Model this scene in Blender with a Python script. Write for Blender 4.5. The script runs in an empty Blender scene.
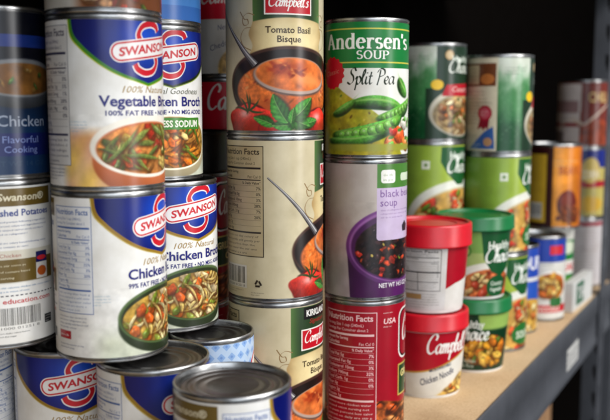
import bpy, math, random
import numpy as np
from mathutils import Vector, Matrix
from mathutils.geometry import tessellate_polygon

MM = 0.001
scene = bpy.context.scene
COL = scene.collection
PI = math.pi

# ------------------------------------------------------------------ helpers
def lin(c):
    c = np.asarray(c, dtype=float) / 255.0
    return np.where(c <= 0.04045, c / 12.92, ((c + 0.055) / 1.055) ** 2.4)

def new_mat(name):
    m = bpy.data.materials.new(name)
    m.use_nodes = True
    nt = m.node_tree
    b = nt.nodes["Principled BSDF"]
    return m, nt, b

def N(nt, kind, **kw):
    n = nt.nodes.new(kind)
    for k, v in kw.items():
        setattr(n, k, v)
    return n

def L(nt, a, b):
    nt.links.new(a, b)

def ramp(nt, fac, stops):
    r = N(nt, "ShaderNodeValToRGB")
    e = r.color_ramp.elements
    while len(e) < len(stops):
        e.new(0.5)
    for i, (p, c) in enumerate(stops):
        e[i].position = p
        e[i].color = tuple(lin(c)) + (1,) if len(c) == 3 else c
    L(nt, fac, r.inputs[0])
    return r

def noise(nt, scale, detail=4, rough=0.55, coord="Object", stretch=None):
    tc = N(nt, "ShaderNodeTexCoord")
    n = N(nt, "ShaderNodeTexNoise")
    n.inputs["Scale"].default_value = scale
    n.inputs["Detail"].default_value = detail
    n.inputs["Roughness"].default_value = rough
    src = tc.outputs[coord]
    if stretch:
        mp = N(nt, "ShaderNodeMapping")
        mp.inputs["Scale"].default_value = stretch
        L(nt, src, mp.inputs[0]); src = mp.outputs[0]
    L(nt, src, n.inputs["Vector"])
    return n

def bump(nt, b, h, strength, dist=0.001):
    bp = N(nt, "ShaderNodeBump")
    bp.inputs["Strength"].default_value = strength
    bp.inputs["Distance"].default_value = dist
    L(nt, h, bp.inputs["Height"])
    L(nt, bp.outputs[0], b.inputs["Normal"])

def mat_print():
    m, nt, b = new_mat("printed_paper")
    at = N(nt, "ShaderNodeAttribute", attribute_name="ink")
    n = noise(nt, 60, 3)
    r = ramp(nt, n.outputs[0], [(0.3, (238, 236, 232)), (0.7, (255, 255, 255))])
    mx = N(nt, "ShaderNodeMix", data_type="RGBA", blend_type="MULTIPLY")
    mx.inputs[0].default_value = 1.0
    L(nt, at.outputs["Color"], mx.inputs[6]); L(nt, r.outputs[0], mx.inputs[7])
    L(nt, mx.outputs[2], b.inputs["Base Color"])
    b.inputs["Roughness"].default_value = 0.31
    b.inputs["Specular IOR Level"].default_value = 0.36
    n2 = noise(nt, 30, 3, 0.45, stretch=(1, 1, 0.6))
    bump(nt, b, n2.outputs[0], 0.17, 0.0016)
    return m

def mat_steel(name, col, rough=0.3, brushed=0.1):
    m, nt, b = new_mat(name)
    n = noise(nt, 160, 5)
    r = ramp(nt, n.outputs[0], [(0.3, tuple(int(x * 0.86) for x in col)), (0.75, col)])
    L(nt, r.outputs[0], b.inputs["Base Color"])
    b.inputs["Metallic"].default_value = 1.0
    rr = N(nt, "ShaderNodeMapRange")
    rr.inputs[3].default_value = rough - brushed; rr.inputs[4].default_value = rough + brushed
    L(nt, n.outputs[0], rr.inputs[0]); L(nt, rr.outputs[0], b.inputs["Roughness"])
    return m

def mat_plastic(name, col, rough=0.35):
    m, nt, b = new_mat(name)
    n = noise(nt, 90, 4)
    r = ramp(nt, n.outputs[0], [(0.3, tuple(int(x * 0.93) for x in col)), (0.7, col)])
    L(nt, r.outputs[0], b.inputs["Base Color"])
    b.inputs["Roughness"].default_value = rough
    b.inputs["Subsurface Weight"].default_value = 0.0
    n2 = noise(nt, 300, 2)
    bump(nt, b, n2.outputs[0], 0.08, 0.0004)
    return m

def mat_board():
    m, nt, b = new_mat("particle_board")
    n1 = noise(nt, 520, 3, 0.6, stretch=(0.6, 1, 1))
    r1 = ramp(nt, n1.outputs[0], [(0.26, (184, 154, 118)), (0.46, (205, 177, 140)), (0.62, (211, 184, 148)), (0.8, (222, 198, 164))])
    n2 = noise(nt, 9, 4)
    r2 = ramp(nt, n2.outputs[0], [(0.28, (206, 196, 182)), (0.45, (244, 240, 234)), (0.7, (255, 255, 255))])
    v = N(nt, "ShaderNodeTexVoronoi"); v.inputs["Scale"].default_value = 480
    tc = N(nt, "ShaderNodeTexCoord"); L(nt, tc.outputs["Object"], v.inputs["Vector"])
    r3 = ramp(nt, v.outputs["Color"], [(0.12, (190, 165, 130)), (0.3, (255, 255, 255))])
    mx = N(nt, "ShaderNodeMix", data_type="RGBA", blend_type="MULTIPLY"); mx.inputs[0].default_value = 1
    L(nt, r1.outputs[0], mx.inputs[6]); L(nt, r2.outputs[0], mx.inputs[7])
    mx2 = N(nt, "ShaderNodeMix", data_type="RGBA", blend_type="MULTIPLY"); mx2.inputs[0].default_value = 0.22
    L(nt, mx.outputs[2], mx2.inputs[6]); L(nt, r3.outputs[0], mx2.inputs[7])
    L(nt, mx2.outputs[2], b.inputs["Base Color"])
    b.inputs["Roughness"].default_value = 0.62
    bump(nt, b, n1.outputs[0], 0.15, 0.0006)
    return m

def mat_painted(name, col, rough=0.45, worn=None):
    m, nt, b = new_mat(name)
    n = noise(nt, 14, 6, 0.65)
    st = [(0.3, tuple(int(x * 0.85) for x in col)), (0.66, col)]
    if worn: st += [(0.70, tuple(min(255, int(x * 1.12)) for x in col)), (0.735, worn)]
    r = ramp(nt, n.outputs[0], st)
    L(nt, r.outputs[0], b.inputs["Base Color"])
    b.inputs["Roughness"].default_value = rough
    n2 = noise(nt, 420, 2)
    bump(nt, b, n2.outputs[0], 0.12, 0.0004)
    return m

M_PRINT = mat_print()
M_STEEL = mat_steel("tin_plate", (178, 178, 178), 0.30)
M_LID = mat_steel("tin_lid", (128, 127, 127), 0.36)
def scratch(m):
    nt = m.node_tree; b = nt.nodes["Principled BSDF"]
    n1 = noise(nt, 60, 5, 0.7, stretch=(1, 9, 1)); n2 = noise(nt, 70, 5, 0.7, stretch=(7, 1.4, 1))
    ad = N(nt, "ShaderNodeMath", operation="ADD"); L(nt, n1.outputs[0], ad.inputs[0]); L(nt, n2.outputs[0], ad.inputs[1])
    bump(nt, b, ad.outputs[0], 0.22, 0.0005)
scratch(M_LID)
M_DARKTIN = mat_steel("dark_tin", (62, 60, 58), 0.4)
M_RED = mat_plastic("red_plastic", (196, 8, 30), 0.36)
M_GREEN = mat_plastic("green_plastic", (4, 106, 52), 0.34)
M_TUB = mat_plastic("white_plastic", (220, 218, 212), 0.4)
M_BOARD = mat_board()
M_BEAM = mat_painted("grey_painted_steel", (74, 76, 82), 0.42, (118, 118, 120))
M_BACK = mat_painted("unlit_black", (13, 11, 10), 0.9)  # near-black colour stands in for the unlit depth of the shelving
M_BACK.node_tree.nodes["Principled BSDF"].inputs["Specular IOR Level"].default_value = 0.0
M_STICK = mat_painted("sticker_paper", (205, 204, 200), 0.5)

def link(name, me, mat, parent=None, loc=None, rotz=0.0):
    o = bpy.data.objects.new(name, me)
    COL.objects.link(o)
    if mat is not None and not me.materials:
        me.materials.append(mat)
    if parent is not None:
        o.parent = parent
    if loc is not None:
        o.location = loc
    o.rotation_euler = (0, 0, rotz)
    return o

def mesh_from(name, verts, faces, smooth_angle=None):
    me = bpy.data.meshes.new(name)
    me.from_pydata([tuple(v) for v in verts], [], faces)
    me.update()
    if smooth_angle:
        me.polygons.foreach_set("use_smooth", [True] * len(me.polygons))
        me.set_sharp_from_angle(angle=math.radians(smooth_angle))
    return me

def lathe(name, prof, seg=72, smooth=40):
    """prof: list of (r, z) in mm, from outside order that faces outwards when going up."""
    verts, faces, rings = [], [], []
    for r, z in prof:
        if r < 1e-6:
            rings.append([len(verts)]); verts.append((0, 0, z * MM))
        else:
            ring = []
            for k in range(seg):
                a = 2 * PI * k / seg
                ring.append(len(verts)); verts.append((r * MM * math.sin(a), -r * MM * math.cos(a), z * MM))
            rings.append(ring)
    for a, b in zip(rings, rings[1:]):
        for k in range(seg):
            k2 = (k + 1) % seg
            if len(a) == 1 and len(b) == 1: continue
            if len(a) == 1: faces.append((a[0], b[k2], b[k]))
            elif len(b) == 1: faces.append((a[k], a[k2], b[0]))
            else: faces.append((a[k], a[k2], b[k2], b[k]))
    return mesh_from(name, verts, faces, smooth)

def boxes_mesh(name, boxes, bevel=0.0):
    import bmesh
    bm = bmesh.new()
    for (x0, x1, y0, y1, z0, z1) in boxes:
        g = bmesh.ops.create_cube(bm, size=1)
        bmesh.ops.scale(bm, verts=g["verts"], vec=((x1 - x0) * MM, (y1 - y0) * MM, (z1 - z0) * MM))
        bmesh.ops.translate(bm, verts=g["verts"], vec=((x0 + x1) / 2 * MM, (y0 + y1) / 2 * MM, (z0 + z1) / 2 * MM))
    if bevel:
        bmesh.ops.bevel(bm, geom=bm.edges[:], offset=bevel * MM, segments=2, affect="EDGES", clamp_overlap=True)
    me = bpy.data.meshes.new(name)
    bm.to_mesh(me); bm.free()
    return me

# ------------------------------------------------------------------ lettering
_tcache = {}
def text_tris(s, bold=0.0, shear=0.0, res=2):
    key = (s, bold, shear, res)
    if key in _tcache: return _tcache[key]
    cu = bpy.data.curves.new("lettering", "FONT")
    cu.body = s; cu.offset = bold; cu.shear = shear; cu.resolution_u = res; cu.fill_mode = "FRONT"
    ob = bpy.data.objects.new("lettering", cu)
    COL.objects.link(ob)
    dg = bpy.context.evaluated_depsgraph_get()
    ev = ob.evaluated_get(dg)
    me = ev.to_mesh()
    me.calc_loop_triangles()
    v = np.array([x.co[:2] for x in me.vertices]) if len(me.vertices) else np.zeros((0, 2))
    t = np.array([x.vertices[:] for x in me.loop_triangles], dtype=int)
    ev.to_mesh_clear()
    bpy.data.objects.remove(ob); bpy.data.curves.remove(cu)
    _tcache[key] = (v, t)
    return v, t
_H = text_tris("H")[0]
CAP = float(_H[:, 1].max())

def catmull(pts, n=7):
    pts = [np.array(p, float) for p in pts]
    if len(pts) < 3: 
        return [pts[0] + (pts[-1] - pts[0]) * i / 4 for i in range(5)]
    P = [2 * pts[0] - pts[1]] + pts + [2 * pts[-1] - pts[-2]]
    out = []
    for i in range(1, len(P) - 2):
        p0, p1, p2, p3 = P[i - 1:i + 3]
        for k in range(n):
            t = k / n
            out.append(0.5 * (2 * p1 + (p2 - p0) * t + (2 * p0 - 5 * p1 + 4 * p2 - p3) * t * t + (3 * p1 - p0 - 3 * p2 + p3) * t ** 3))
    out.append(pts[-1])
    return out

SCRIPT = {  # cursive pen strokes, x-height 1
 'C': (1.45, [[(1.35, 1.45), (1.5, 1.85), (1.15, 2.15), (0.55, 1.75), (0.15, 0.95), (0.3, 0.2), (0.8, 0.0), (1.3, 0.3)]]),
 'S': (1.25, [[(1.25, 1.7), (1.0, 2.1), (0.55, 1.9), (0.5, 1.45), (0.9, 1.0), (0.95, 0.4), (0.5, 0.0), (0.0, 0.25)]]),
 'P': (1.2, [[(0.55, 1.85), (0.42, 0.9), (0.2, -0.15)], [(0.05, 1.5), (0.5, 2.0), (1.15, 1.85), (1.2, 1.25), (0.5, 0.95)]]),
 'a': (1.12, [[(0.92, 0.85), (0.6, 1.0), (0.2, 0.75), (0.1, 0.3), (0.35, 0.0), (0.7, 0.25), (0.95, 0.9)], [(0.97, 1.0), (0.86, 0.4), (0.95, 0.04), (1.22, 0.2)]]),
 'm': (1.45, [[(0.0, 0.7), (0.2, 1.0), (0.22, 0.5), (0.15, 0.0)], [(0.2, 0.45), (0.5, 0.98), (0.66, 0.8), (0.6, 0.0)], [(0.64, 0.45), (0.95, 0.98), (1.12, 0.8), (1.06, 0.2), (1.2, 0.02), (1.5, 0.25)]]),
 'p': (0.95, [[(0.0, 0.6), (0.25, 1.0), (0.2, 0.0), (0.08, -0.8)], [(0.22, 0.65), (0.55, 1.0), (0.85, 0.7), (0.75, 0.2), (0.45, 0.0), (0.2, 0.2)]]),
 'b': (0.85, [[(0.1, 0.7), (0.46, 1.6), (0.36, 1.92), (0.18, 1.2), (0.15, 0.3), (0.4, 0.0), (0.74, 0.3), (0.7, 0.8), (0.42, 0.9), (0.2, 0.6)]]),
 'e': (0.8, [[(0.05, 0.4), (0.5, 0.5), (0.7, 0.8), (0.45, 1.0), (0.15, 0.7), (0.15, 0.25), (0.45, 0.0), (0.85, 0.25)]]),
 'l': (0.52, [[(0.0, 0.4), (0.45, 1.5), (0.36, 1.92), (0.16, 1.3), (0.12, 0.3), (0.3, 0.0), (0.55, 0.22)]]),
 'i': (0.5, [[(0.2, 1.0), (0.12, 0.3), (0.3, 0.0), (0.52, 0.22)], [(0.27, 1.38), (0.25, 1.52)]]),
 't': (0.6, [[(0.38, 1.6), (0.2, 0.4), (0.36, 0.0), (0.62, 0.22)], [(0.02, 1.0), (0.62, 1.06)]]),
 's': (0.75, [[(0.62, 0.85), (0.4, 1.0), (0.2, 0.78), (0.5, 0.45), (0.48, 0.1), (0.2, 0.0), (0.0, 0.16)]]),
 'h': (0.95, [[(0.0, 0.4), (0.42, 1.5), (0.34, 1.9), (0.18, 1.2), (0.14, 0.0)], [(0.18, 0.45), (0.5, 0.98), (0.68, 0.8), (0.62, 0.2), (0.75, 0.02), (0.98, 0.22)]]),
 'o': (0.85, [[(0.5, 1.0), (0.2, 0.8), (0.12, 0.3), (0.4, 0.0), (0.72, 0.35), (0.7, 0.85), (0.48, 1.0), (0.9, 0.9)]]),
 'c': (0.8, [[(0.7, 0.8), (0.45, 1.0), (0.15, 0.7), (0.15, 0.25), (0.45, 0.0), (0.85, 0.25)]]),
 "'": (0.32, [[(0.26, 1.95), (0.18, 1.6)]]),
 ' ': (0.6, []),
}
def arc(cx, cy, rx, ry, a0, a1, n=6):
    return [(cx + rx * math.cos(math.radians(a0 + (a1 - a0) * k / n)), cy + ry * math.sin(math.radians(a0 + (a1 - a0) * k / n))) for k in range(n + 1)]
SERIF = {   # roman letters written with an upright broad pen, x-height 1, caps 1.42
 'A': (1.32, [[(0.16, 0.0), (0.62, 1.42)], [(0.60, 1.42), (0.86, 0.71), (1.12, 0.0)], [(0.34, 0.48), (0.94, 0.48)], [(0.0, 0.04), (0.34, 0.04)], [(0.88, 0.04), (1.32, 0.04)]]),
 'n': (1.1, [[(0.26, 0.0), (0.26, 0.99)], [(0.28, 0.74)] + arc(0.56, 0.66, 0.27, 0.31, 130, 0, 5) + [(0.83, 0.3), (0.83, 0.0)], [(0.06, 0.04), (0.47, 0.04)], [(0.64, 0.04), (1.04, 0.04)], [(0.06, 0.95), (0.26, 0.95)]]),
 'd': (1.06, [arc(0.5, 0.5, 0.34, 0.47, 55, 305, 9), [(0.8, 1.45), (0.8, 0.0)], [(0.6, 1.41), (0.8, 1.41)], [(0.8, 0.04), (1.0, 0.04)]]),
 'e': (0.92, [[(0.16, 0.56), (0.78, 0.56)], arc(0.48, 0.5, 0.32, 0.47, 8, 318, 11)]),
 'r': (0.8, [[(0.26, 0.0), (0.26, 0.99)], [(0.28, 0.66), (0.4, 0.88), (0.56, 0.95), (0.72, 0.86)], [(0.06, 0.04), (0.5, 0.04)], [(0.06, 0.95), (0.26, 0.95)], [(0.64, 0.84), (0.74, 0.84)]]),
 's': (0.8, [arc(0.4, 0.74, 0.24, 0.22, 30, 270, 6)[:-1] + [(0.4, 0.52)] + arc(0.4, 0.27, 0.26, 0.24, 80, -150, 6)]),
 "'": (0.4, [[(0.22, 1.45), (0.19, 1.05)]]),
 'S': (0.98, [arc(0.5, 1.05, 0.3, 0.33, 30, 270, 6)[:-1] + [(0.5, 0.73)] + arc(0.5, 0.38, 0.34, 0.35, 80, -150, 6)]),
 'O': (1.3, [arc(0.64, 0.71, 0.47, 0.68, 90, 450, 16)]),
 'U': (1.25, [[(0.24, 1.4), (0.24, 0.45)] + arc(0.62, 0.42, 0.38, 0.38, 180, 360, 6) + [(1.0, 1.4)], [(0.04, 1.37), (0.46, 1.37)], [(0.82, 1.37), (1.2, 1.37)]]),
 'P': (1.05, [[(0.26, 0.0), (0.26, 1.4)], [(0.26, 1.36), (0.5, 1.37)] + arc(0.55, 1.03, 0.36, 0.34, 80, -80, 6) + [(0.26, 0.69)], [(0.04, 0.04), (0.5, 0.04)], [(0.04, 1.37), (0.26, 1.37)]]),
}

# ------------------------------------------------------------------ printed labels
def vnoise(x, y, seed=0):
    def h(i, j):
        s = np.sin(i * 127.1 + j * 311.7 + seed * 74.7) * 43758.5453
        return s - np.floor(s)
    xi, yi = np.floor(x), np.floor(y)
    fx, fy = x - xi, y - yi
    fx = fx * fx * (3 - 2 * fx); fy = fy * fy * (3 - 2 * fy)
    return (h(xi, yi) * (1 - fx) + h(xi + 1, yi) * fx) * (1 - fy) + (h(xi, yi + 1) * (1 - fx) + h(xi + 1, yi + 1) * fx) * fy

def fbm(x, y, seed=0, o=4):
    t = 0; a = 0.5
    for k in range(o):
        t = t + a * vnoise(x * 2 ** k, y * 2 ** k, seed + k); a *= 0.5
    return t

class Photo:
    """A printed food picture, worked out point by point over a patch of a label."""
    def __init__(s, U, V, base, seed=1):
        s.U, s.V = U, V
        s.c = np.tile(np.array(base, float), (len(U), 1))
        s.rng = random.Random(seed); s.clip = None
    def put(s, m, col):
        if s.clip is not None: m = m * s.clip
        c = np.asarray(col, float)
        s.c = s.c * (1 - m[:, None]) + c * m[:, None]
    def q(s, cu, cv, ru, rv, rot=0, bend=0, ex=2.0, wob=None):
        x, y = s.U - cu, s.V - cv
        a = math.radians(rot); ca, sa = math.cos(a), math.sin(a)
        X, Y = x * ca + y * sa, -x * sa + y * ca
        if bend: Y = Y - bend * (X * X - ru * ru * 0.4)
        X, Y = X / ru, Y / rv
        r = (np.abs(X) ** ex + np.abs(Y) ** ex) ** (1 / ex)
        if wob is not None: r = r * (1 + 0.13 * np.sin(2 * np.arctan2(Y, X) + wob) + 0.08 * np.sin(5 * np.arctan2(Y, X) + 2 * wob))
        return r, X, Y
    def ell(s, cu, cv, ru, rv, col, rot=0, bend=0, soft=0.7, shade=0.0, spec=0.0, ex=2.0, wob=None, mott=0.0):
        q, X, Y = s.q(cu, cv, ru, rv, rot, bend, ex, wob)
        m = np.clip(0.5 - (q - 1) * min(ru, rv) / soft, 0, 1)
        c = np.tile(np.array(col, float), (len(s.U), 1))
        if shade:
            c = c * (1 + shade * (np.clip(0.3 * X + 0.8 * Y, -1, 1) - 0.25 * q))[:, None]
        if mott:
            c = c * (1 + mott * 2 * (fbm(s.U * 0.7 + cu, s.V * 0.7, int(cu * 3) % 17, 3) - 0.45))[:, None]
        if spec:
            g = np.exp(-(((X + 0.2) / 0.3) ** 2 + ((Y - 0.4) / 0.25) ** 2)) * spec
            c = c + (255 - c) * g[:, None]
        s.put(m, np.clip(c, 0, 255))
        return m
    def leaf(s, cu, cv, ln, wd, rot, col, bend=0.0):
        q, X, Y = s.q(cu, cv, ln, wd, rot, bend)
        prof = np.clip(1 - X * X, 0, 1) ** 0.8 * (1 - 0.28 * X)
        edge = 1 + 0.05 * np.sin(X * 26)
        m = np.clip(0.5 + (prof * edge - np.abs(Y)) * wd / 0.8, 0, 1) * (np.abs(X) < 1)
        t = np.clip(np.abs(Y) / np.maximum(prof, 0.05), 0, 1)
        k = np.where(Y > 0, 1.12, 0.72) * (0.82 + 0.4 * t * (1 - t) * 2) * (1 + 0.09 * np.sin((X - 0.5 * np.abs(Y)) * 17))
        c = np.array(col, float) * k[:, None]
        c = c * (1 + 0.5 * (fbm(s.U * 0.5 + cu, s.V * 0.5, 5, 3) - 0.45))[:, None]
        rib = np.exp(-(Y * wd / 0.35) ** 2)[:, None] * 0.6
        c = c * (1 - rib) + np.array((150, 188, 110)) * rib
        sh = np.clip(0.5 + (prof * 1.08 - np.abs(Y + 0.16)) * wd / 2.0, 0, 1) * (np.abs(X) < 1) * 0.6
        s.put(sh, (18, 34, 12)); s.put(m, np.clip(c, 0, 255))
    def mask(s, cu, cv, ru, rv, rot=0, soft=0.7):
        q, X, Y = s.q(cu, cv, ru, rv, rot)
        return np.clip(0.5 - (q - 1) * min(ru, rv) / soft, 0, 1)
    def grain(s, amt, scale, seed=3, m=None):
        n = fbm(s.U * scale, s.V * scale, seed) - 0.47
        f = 1 + amt * n * 2
        if m is None: m = np.ones(len(s.U))
        s.c = np.clip(s.c * (1 + (f - 1) * m)[:, None], 0, 255)
    def strew(s, n, cu, cv, ru, rv, kinds):
        """kinds: list of (weight, (r1min, r1max), (r2min, r2max), [colours], bend)"""
        R = s.rng
        tot = sum(k[0] for k in kinds)
        for _ in range(n):
            x = R.random() * tot
            for k in kinds:
                x -= k[0]
                if x <= 0: break
            a, r = R.random() * 2 * PI, math.sqrt(R.random())
            col = np.array(R.choice(k[3]), float) * R.uniform(0.8, 1.1)
            u, v = cu + ru * r * math.cos(a), cv + rv * r * math.sin(a)
            r1, r2 = R.uniform(*k[1]), R.uniform(*k[2]); rot = R.uniform(-70, 70)
            bd = k[4] * R.uniform(-1, 1)
            w = R.uniform(0, 6.3); ex = 2.0 if r1 > 3 * r2 else R.choice([2.0, 2.4, 3.0])
            s.ell(u + 0.3, v - 0.8, r1 * 1.06, r2 * 1.15, (84, 46, 14) if len(k) < 6 else k[5], rot, bd, soft=2.2, ex=ex, wob=w)
            s.ell(u, v, r1, r2, col, rot, bd, soft=0.7, shade=0.3, spec=R.choice([0, 0.1, 0.35]), ex=ex, wob=w, mott=0.35)
            if r2 > 1.7 and R.random() < 0.6:
                s.ell(u + R.uniform(-.3, .3) * r1, v + R.uniform(-.3, .3) * r2, r1 * .45, r2 * .4, col * R.choice([0.72, 1.18]), rot, bd, soft=1.6, wob=w)

class Label:
    NF = 72
    def __init__(s, R, h, v0=3.7, v1=None, Rb=None):
        s.R, s.h, s.v0, s.v1 = R, h, v0, (h - 3.9 if v1 is None else v1)
        s.Rb = Rb                          # radius at v0 for a tapered tub
        s.step = 2 * PI / s.NF; s.du = s.step * R
        s.P, s.C, s.F = [], [], []         # (u, v, off), colours, faces
        s.lay = 0.0; s.half = PI * R
    def up(s, d=0.006): s.lay += d
    def base(s, col, nv=1, u0=None, u1=None, v0=None, v1=None):
        f = col if callable(col) else (lambda u, v: col)
        u0 = -s.half if u0 is None else u0; u1 = s.half if u1 is None else u1
        v0 = s.v0 if v0 is None else v0; v1 = s.v1 if v1 is None else v1
        k0, k1 = math.ceil(u0 / s.du - 1e-6), math.floor(u1 / s.du + 1e-6)
        us = [u0] + [k * s.du for k in range(k0, k1 + 1) if u0 + 1e-6 < k * s.du < u1 - 1e-6] + [u1]
        for a, b in zip(us, us[1:]):
            for j in range(nv):
                va, vb = v0 + (v1 - v0) * j / nv, v0 + (v1 - v0) * (j + 1) / nv
                s._face([(a, va), (b, va), (b, vb), (a, vb)], f)
        s.up()
    def _face(s, pts, f, off=None):
        i = len(s.P); off = s.lay if off is None else off
        for u, v in pts:
            s.P.append((u, v, off)); s.C.append(f(u, v))
        s.F.append(tuple(range(i, i + len(pts))))
    def _clip(s, tri, f, off):
        v0, v1 = s.v0, s.v1
        if max(p[1] for p in tri) > v1 or min(p[1] for p in tri) < v0:
            tri = clip_half(clip_half(tri, 1, v0, 1), 1, v1, -1)
            if len(tri) < 3: return
        us = [p[0] for p in tri]
        k0, k1 = math.floor(min(us) / s.du + 1e-7), math.floor(max(us) / s.du - 1e-7)
        if k1 <= k0:
            s._face(tri, f, off); return
        for k in range(k0, k1 + 1):
            q = clip_half(clip_half(tri, 0, k * s.du, 1), 0, (k + 1) * s.du, -1)
            if len(q) >= 3: s._face(q, f, off)
    def poly(s, pts, col, up=True):
        f = col if callable(col) else (lambda u, v: col)
        P3 = [Vector((p[0], p[1], 0)) for p in pts]
        for t in tessellate_polygon([P3]):
            tri = [tuple(pts[i]) for i in t]
            a = (tri[1][0]-tri[0][0])*(tri[2][1]-tri[0][1])-(tri[2][0]-tri[0][0])*(tri[1][1]-tri[0][1])
            if abs(a) < 1e-9: continue
            s._clip(tri if a > 0 else tri[::-1], f, s.lay)
        if up: s.up()
    def rect(s, u0, v0, u1, v1, col, up=True): s.poly([(u0, v0), (u1, v0), (u1, v1), (u0, v1)], col, up)
    def ellipse(s, cu, cv, ru, rv, col, rot=0, n=40, up=True):
        a0 = math.radians(rot)
        pts = []
        for i in range(n):
            a = 2 * PI * i / n; x, y = ru * math.cos(a), rv * math.sin(a)
            pts.append((cu + x * math.cos(a0) - y * math.sin(a0), cv + x * math.sin(a0) + y * math.cos(a0)))
        s.poly(pts, col, up)
    def pill(s, cu, cv, hl, ht, col, rot=0):
        pts = []
        for i in range(13):
            a = -PI / 2 + PI * i / 12; pts.append((hl - ht + ht * math.cos(a), ht * math.sin(a)))
        for i in range(13):
            a = PI / 2 + PI * i / 12; pts.append((-hl + ht + ht * math.cos(a), ht * math.sin(a)))
        s.poly(rot_pts(pts, cu, cv, rot), col)
    def rrect(s, u0, v0, u1, v1, r, col):
        pts = []
        for cx, cy, a0 in ((u1 - r, v0 + r, -90), (u1 - r, v1 - r, 0), (u0 + r, v1 - r, 90), (u0 + r, v0 + r, 180)):
            for i in range(6):
                a = math.radians(a0 + 18 * i); pts.append((cx + r * math.cos(a), cy + r * math.sin(a)))
        s.poly(pts, col)
    def stroke(s, pts, w, col, nib=None, thin=0.25, smooth=True, taper=False, n=7, up=True):
        f = col if callable(col) else (lambda u, v: col)
        c = catmull(pts, n) if smooth and len(pts) > 2 else catmull(pts[:2]) if len(pts) == 2 else [np.array(p, float) for p in pts]
        m = len(c); Lp, Rp = [], []
        for i in range(m):
            d = c[min(i + 1, m - 1)] - c[max(i - 1, 0)]
            l = math.hypot(*d) or 1e-9
            nx, ny = -d[1] / l, d[0] / l
            ww = w
            if nib is not None:
                ww = w * (thin + (1 - thin) * abs(math.sin(math.atan2(d[1], d[0]) - math.radians(nib))))
            if taper: ww *= 0.25 + 0.75 * math.sin(PI * min(1, max(0, i / (m - 1))))
            Lp.append((c[i][0] + nx * ww / 2, c[i][1] + ny * ww / 2)); Rp.append((c[i][0] - nx * ww / 2, c[i][1] - ny * ww / 2))
        for i in range(m - 1):
            off = s.lay + 0.0003 * i
            for tri in ((Rp[i], Rp[i + 1], Lp[i + 1]), (Rp[i], Lp[i + 1], Lp[i])):
                a = (tri[1][0]-tri[0][0])*(tri[2][1]-tri[0][1])-(tri[2][0]-tri[0][0])*(tri[1][1]-tri[0][1])
                if abs(a) > 1e-9: s._clip(list(tri) if a > 0 else list(tri)[::-1], f, off)
        if up: s.up(0.004 + 0.0003 * m)
    def glyphs(s, table, txt, cu, cv, xh, w, col, fit=None, nib=40, thin=0.25, shear=0.0, rot=0, align="c", gap=0.0):
        adv = sum(table[ch][0] + gap for ch in txt)
        sx = (fit / adv) if fit else xh
        x = -adv * sx / 2 if align == "c" else 0.0
        l0 = s.lay; top = l0
        for ch in txt:
            a, st = table[ch]
            for k, p in enumerate(st):
                pts = [(x + (px + shear * py) * sx, py * xh) for px, py in p]
                s.lay = l0 + 0.004 * (k % 3)
                s.stroke(rot_pts(pts, cu, cv, rot), w, col, nib, thin, up=False)
            l0 += 0.0012
            x += (a + gap) * sx
        s.lay = l0 + 0.03
    def text(s, t, u, v, cap, col, align="c", bold=0.0, shear=0.0, fit=None, rot=0, res=2, up=True):
        """cap = capital height in mm; fit = width in mm; v = baseline."""
        V, T = text_tris(t, bold, shear, res)
        if not len(T): return
        k = cap / CAP
        x0, x1 = V[:, 0].min(), V[:, 0].max()
        kx = fit / (x1 - x0) if fit else k
        X = (V[:, 0] - (x0 if align == "l" else x1 if align == "r" else (x0 + x1) / 2)) * kx
        Y = V[:, 1] * k
        a = math.radians(rot)
        PX, PY = u + X * math.cos(a) - Y * math.sin(a), v + X * math.sin(a) + Y * math.cos(a)
        f = col if callable(col) else (lambda u, v: col)
        for i, j, m in T:
            s._clip([(PX[i], PY[i]), (PX[j], PY[j]), (PX[m], PY[m])], f, s.lay)
        if up: s.up()
    PRINT = ("ingredients water chicken stock contains less than of the following salt natural flavor carrot celery onion "
             "sugar yeast extract serving store unused portion in a refrigerator shake well before using heat gently and "
             "stir do not add more percent daily values are based on a diet of calories per day").split()
    def words(s, u0, v, u1, h, col, rng, fill=0.9):
        """one line of fine print"""
        cap = h * 0.78
        n = max(1, int((u1 - u0) * fill / (cap * 0.86)))
        t = ""
        while len(t) < n: t += (" " if t else "") + rng.choice(s.PRINT)
        t = t[:n].strip()
        s.text(t, u0, v, cap, col, "l", 0.004, fit=(u1 - u0) * fill, res=1, up=False)
    def para(s, u0, vtop, u1, n, lead, h, col, seed=1, last=0.6):
        r = random.Random(seed)
        col = tuple(q * 0.8 + 0.2 * w_ for q, w_ in zip(col, (200, 198, 192)))
        for i in range(n):
            s.words(u0, vtop - i * lead - h, u1, h, col, r, last if i == n - 1 else r.uniform(0.86, 1.0))
        s.up()
    def photo(s, u0, u1, v0, v1, func, m=7, rv=0.45):
        """finely divided printed picture; func(U, V) -> colours"""
        k0, k1 = int(math.floor(u0 / s.du)), int(math.ceil(u1 / s.du))
        us = np.array([k * s.du + s.du * i / m for k in range(k0, k1) for i in range(m)] + [k1 * s.du])
        v0, v1 = max(v0, s.v0), min(v1, s.v1)
        vs = np.linspace(v0, v1, max(2, int((v1 - v0) / rv) + 1))
        U, V = np.meshgrid(us, vs)
        C = np.clip(func(U.ravel(), V.ravel()), 0, 255)
        i0 = len(s.P); nu, nv = len(us), len(vs)
        s.P.extend(zip(U.ravel().tolist(), V.ravel().tolist(), [s.lay] * (nu * nv)))
        s.C.extend(map(tuple, C.tolist()))
        for j in range(nv - 1):
            b = i0 + j * nu
            s.F.extend((b + i, b + i + 1, b + nu + i + 1, b + nu + i) for i in range(nu - 1))
        s.up()
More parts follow.
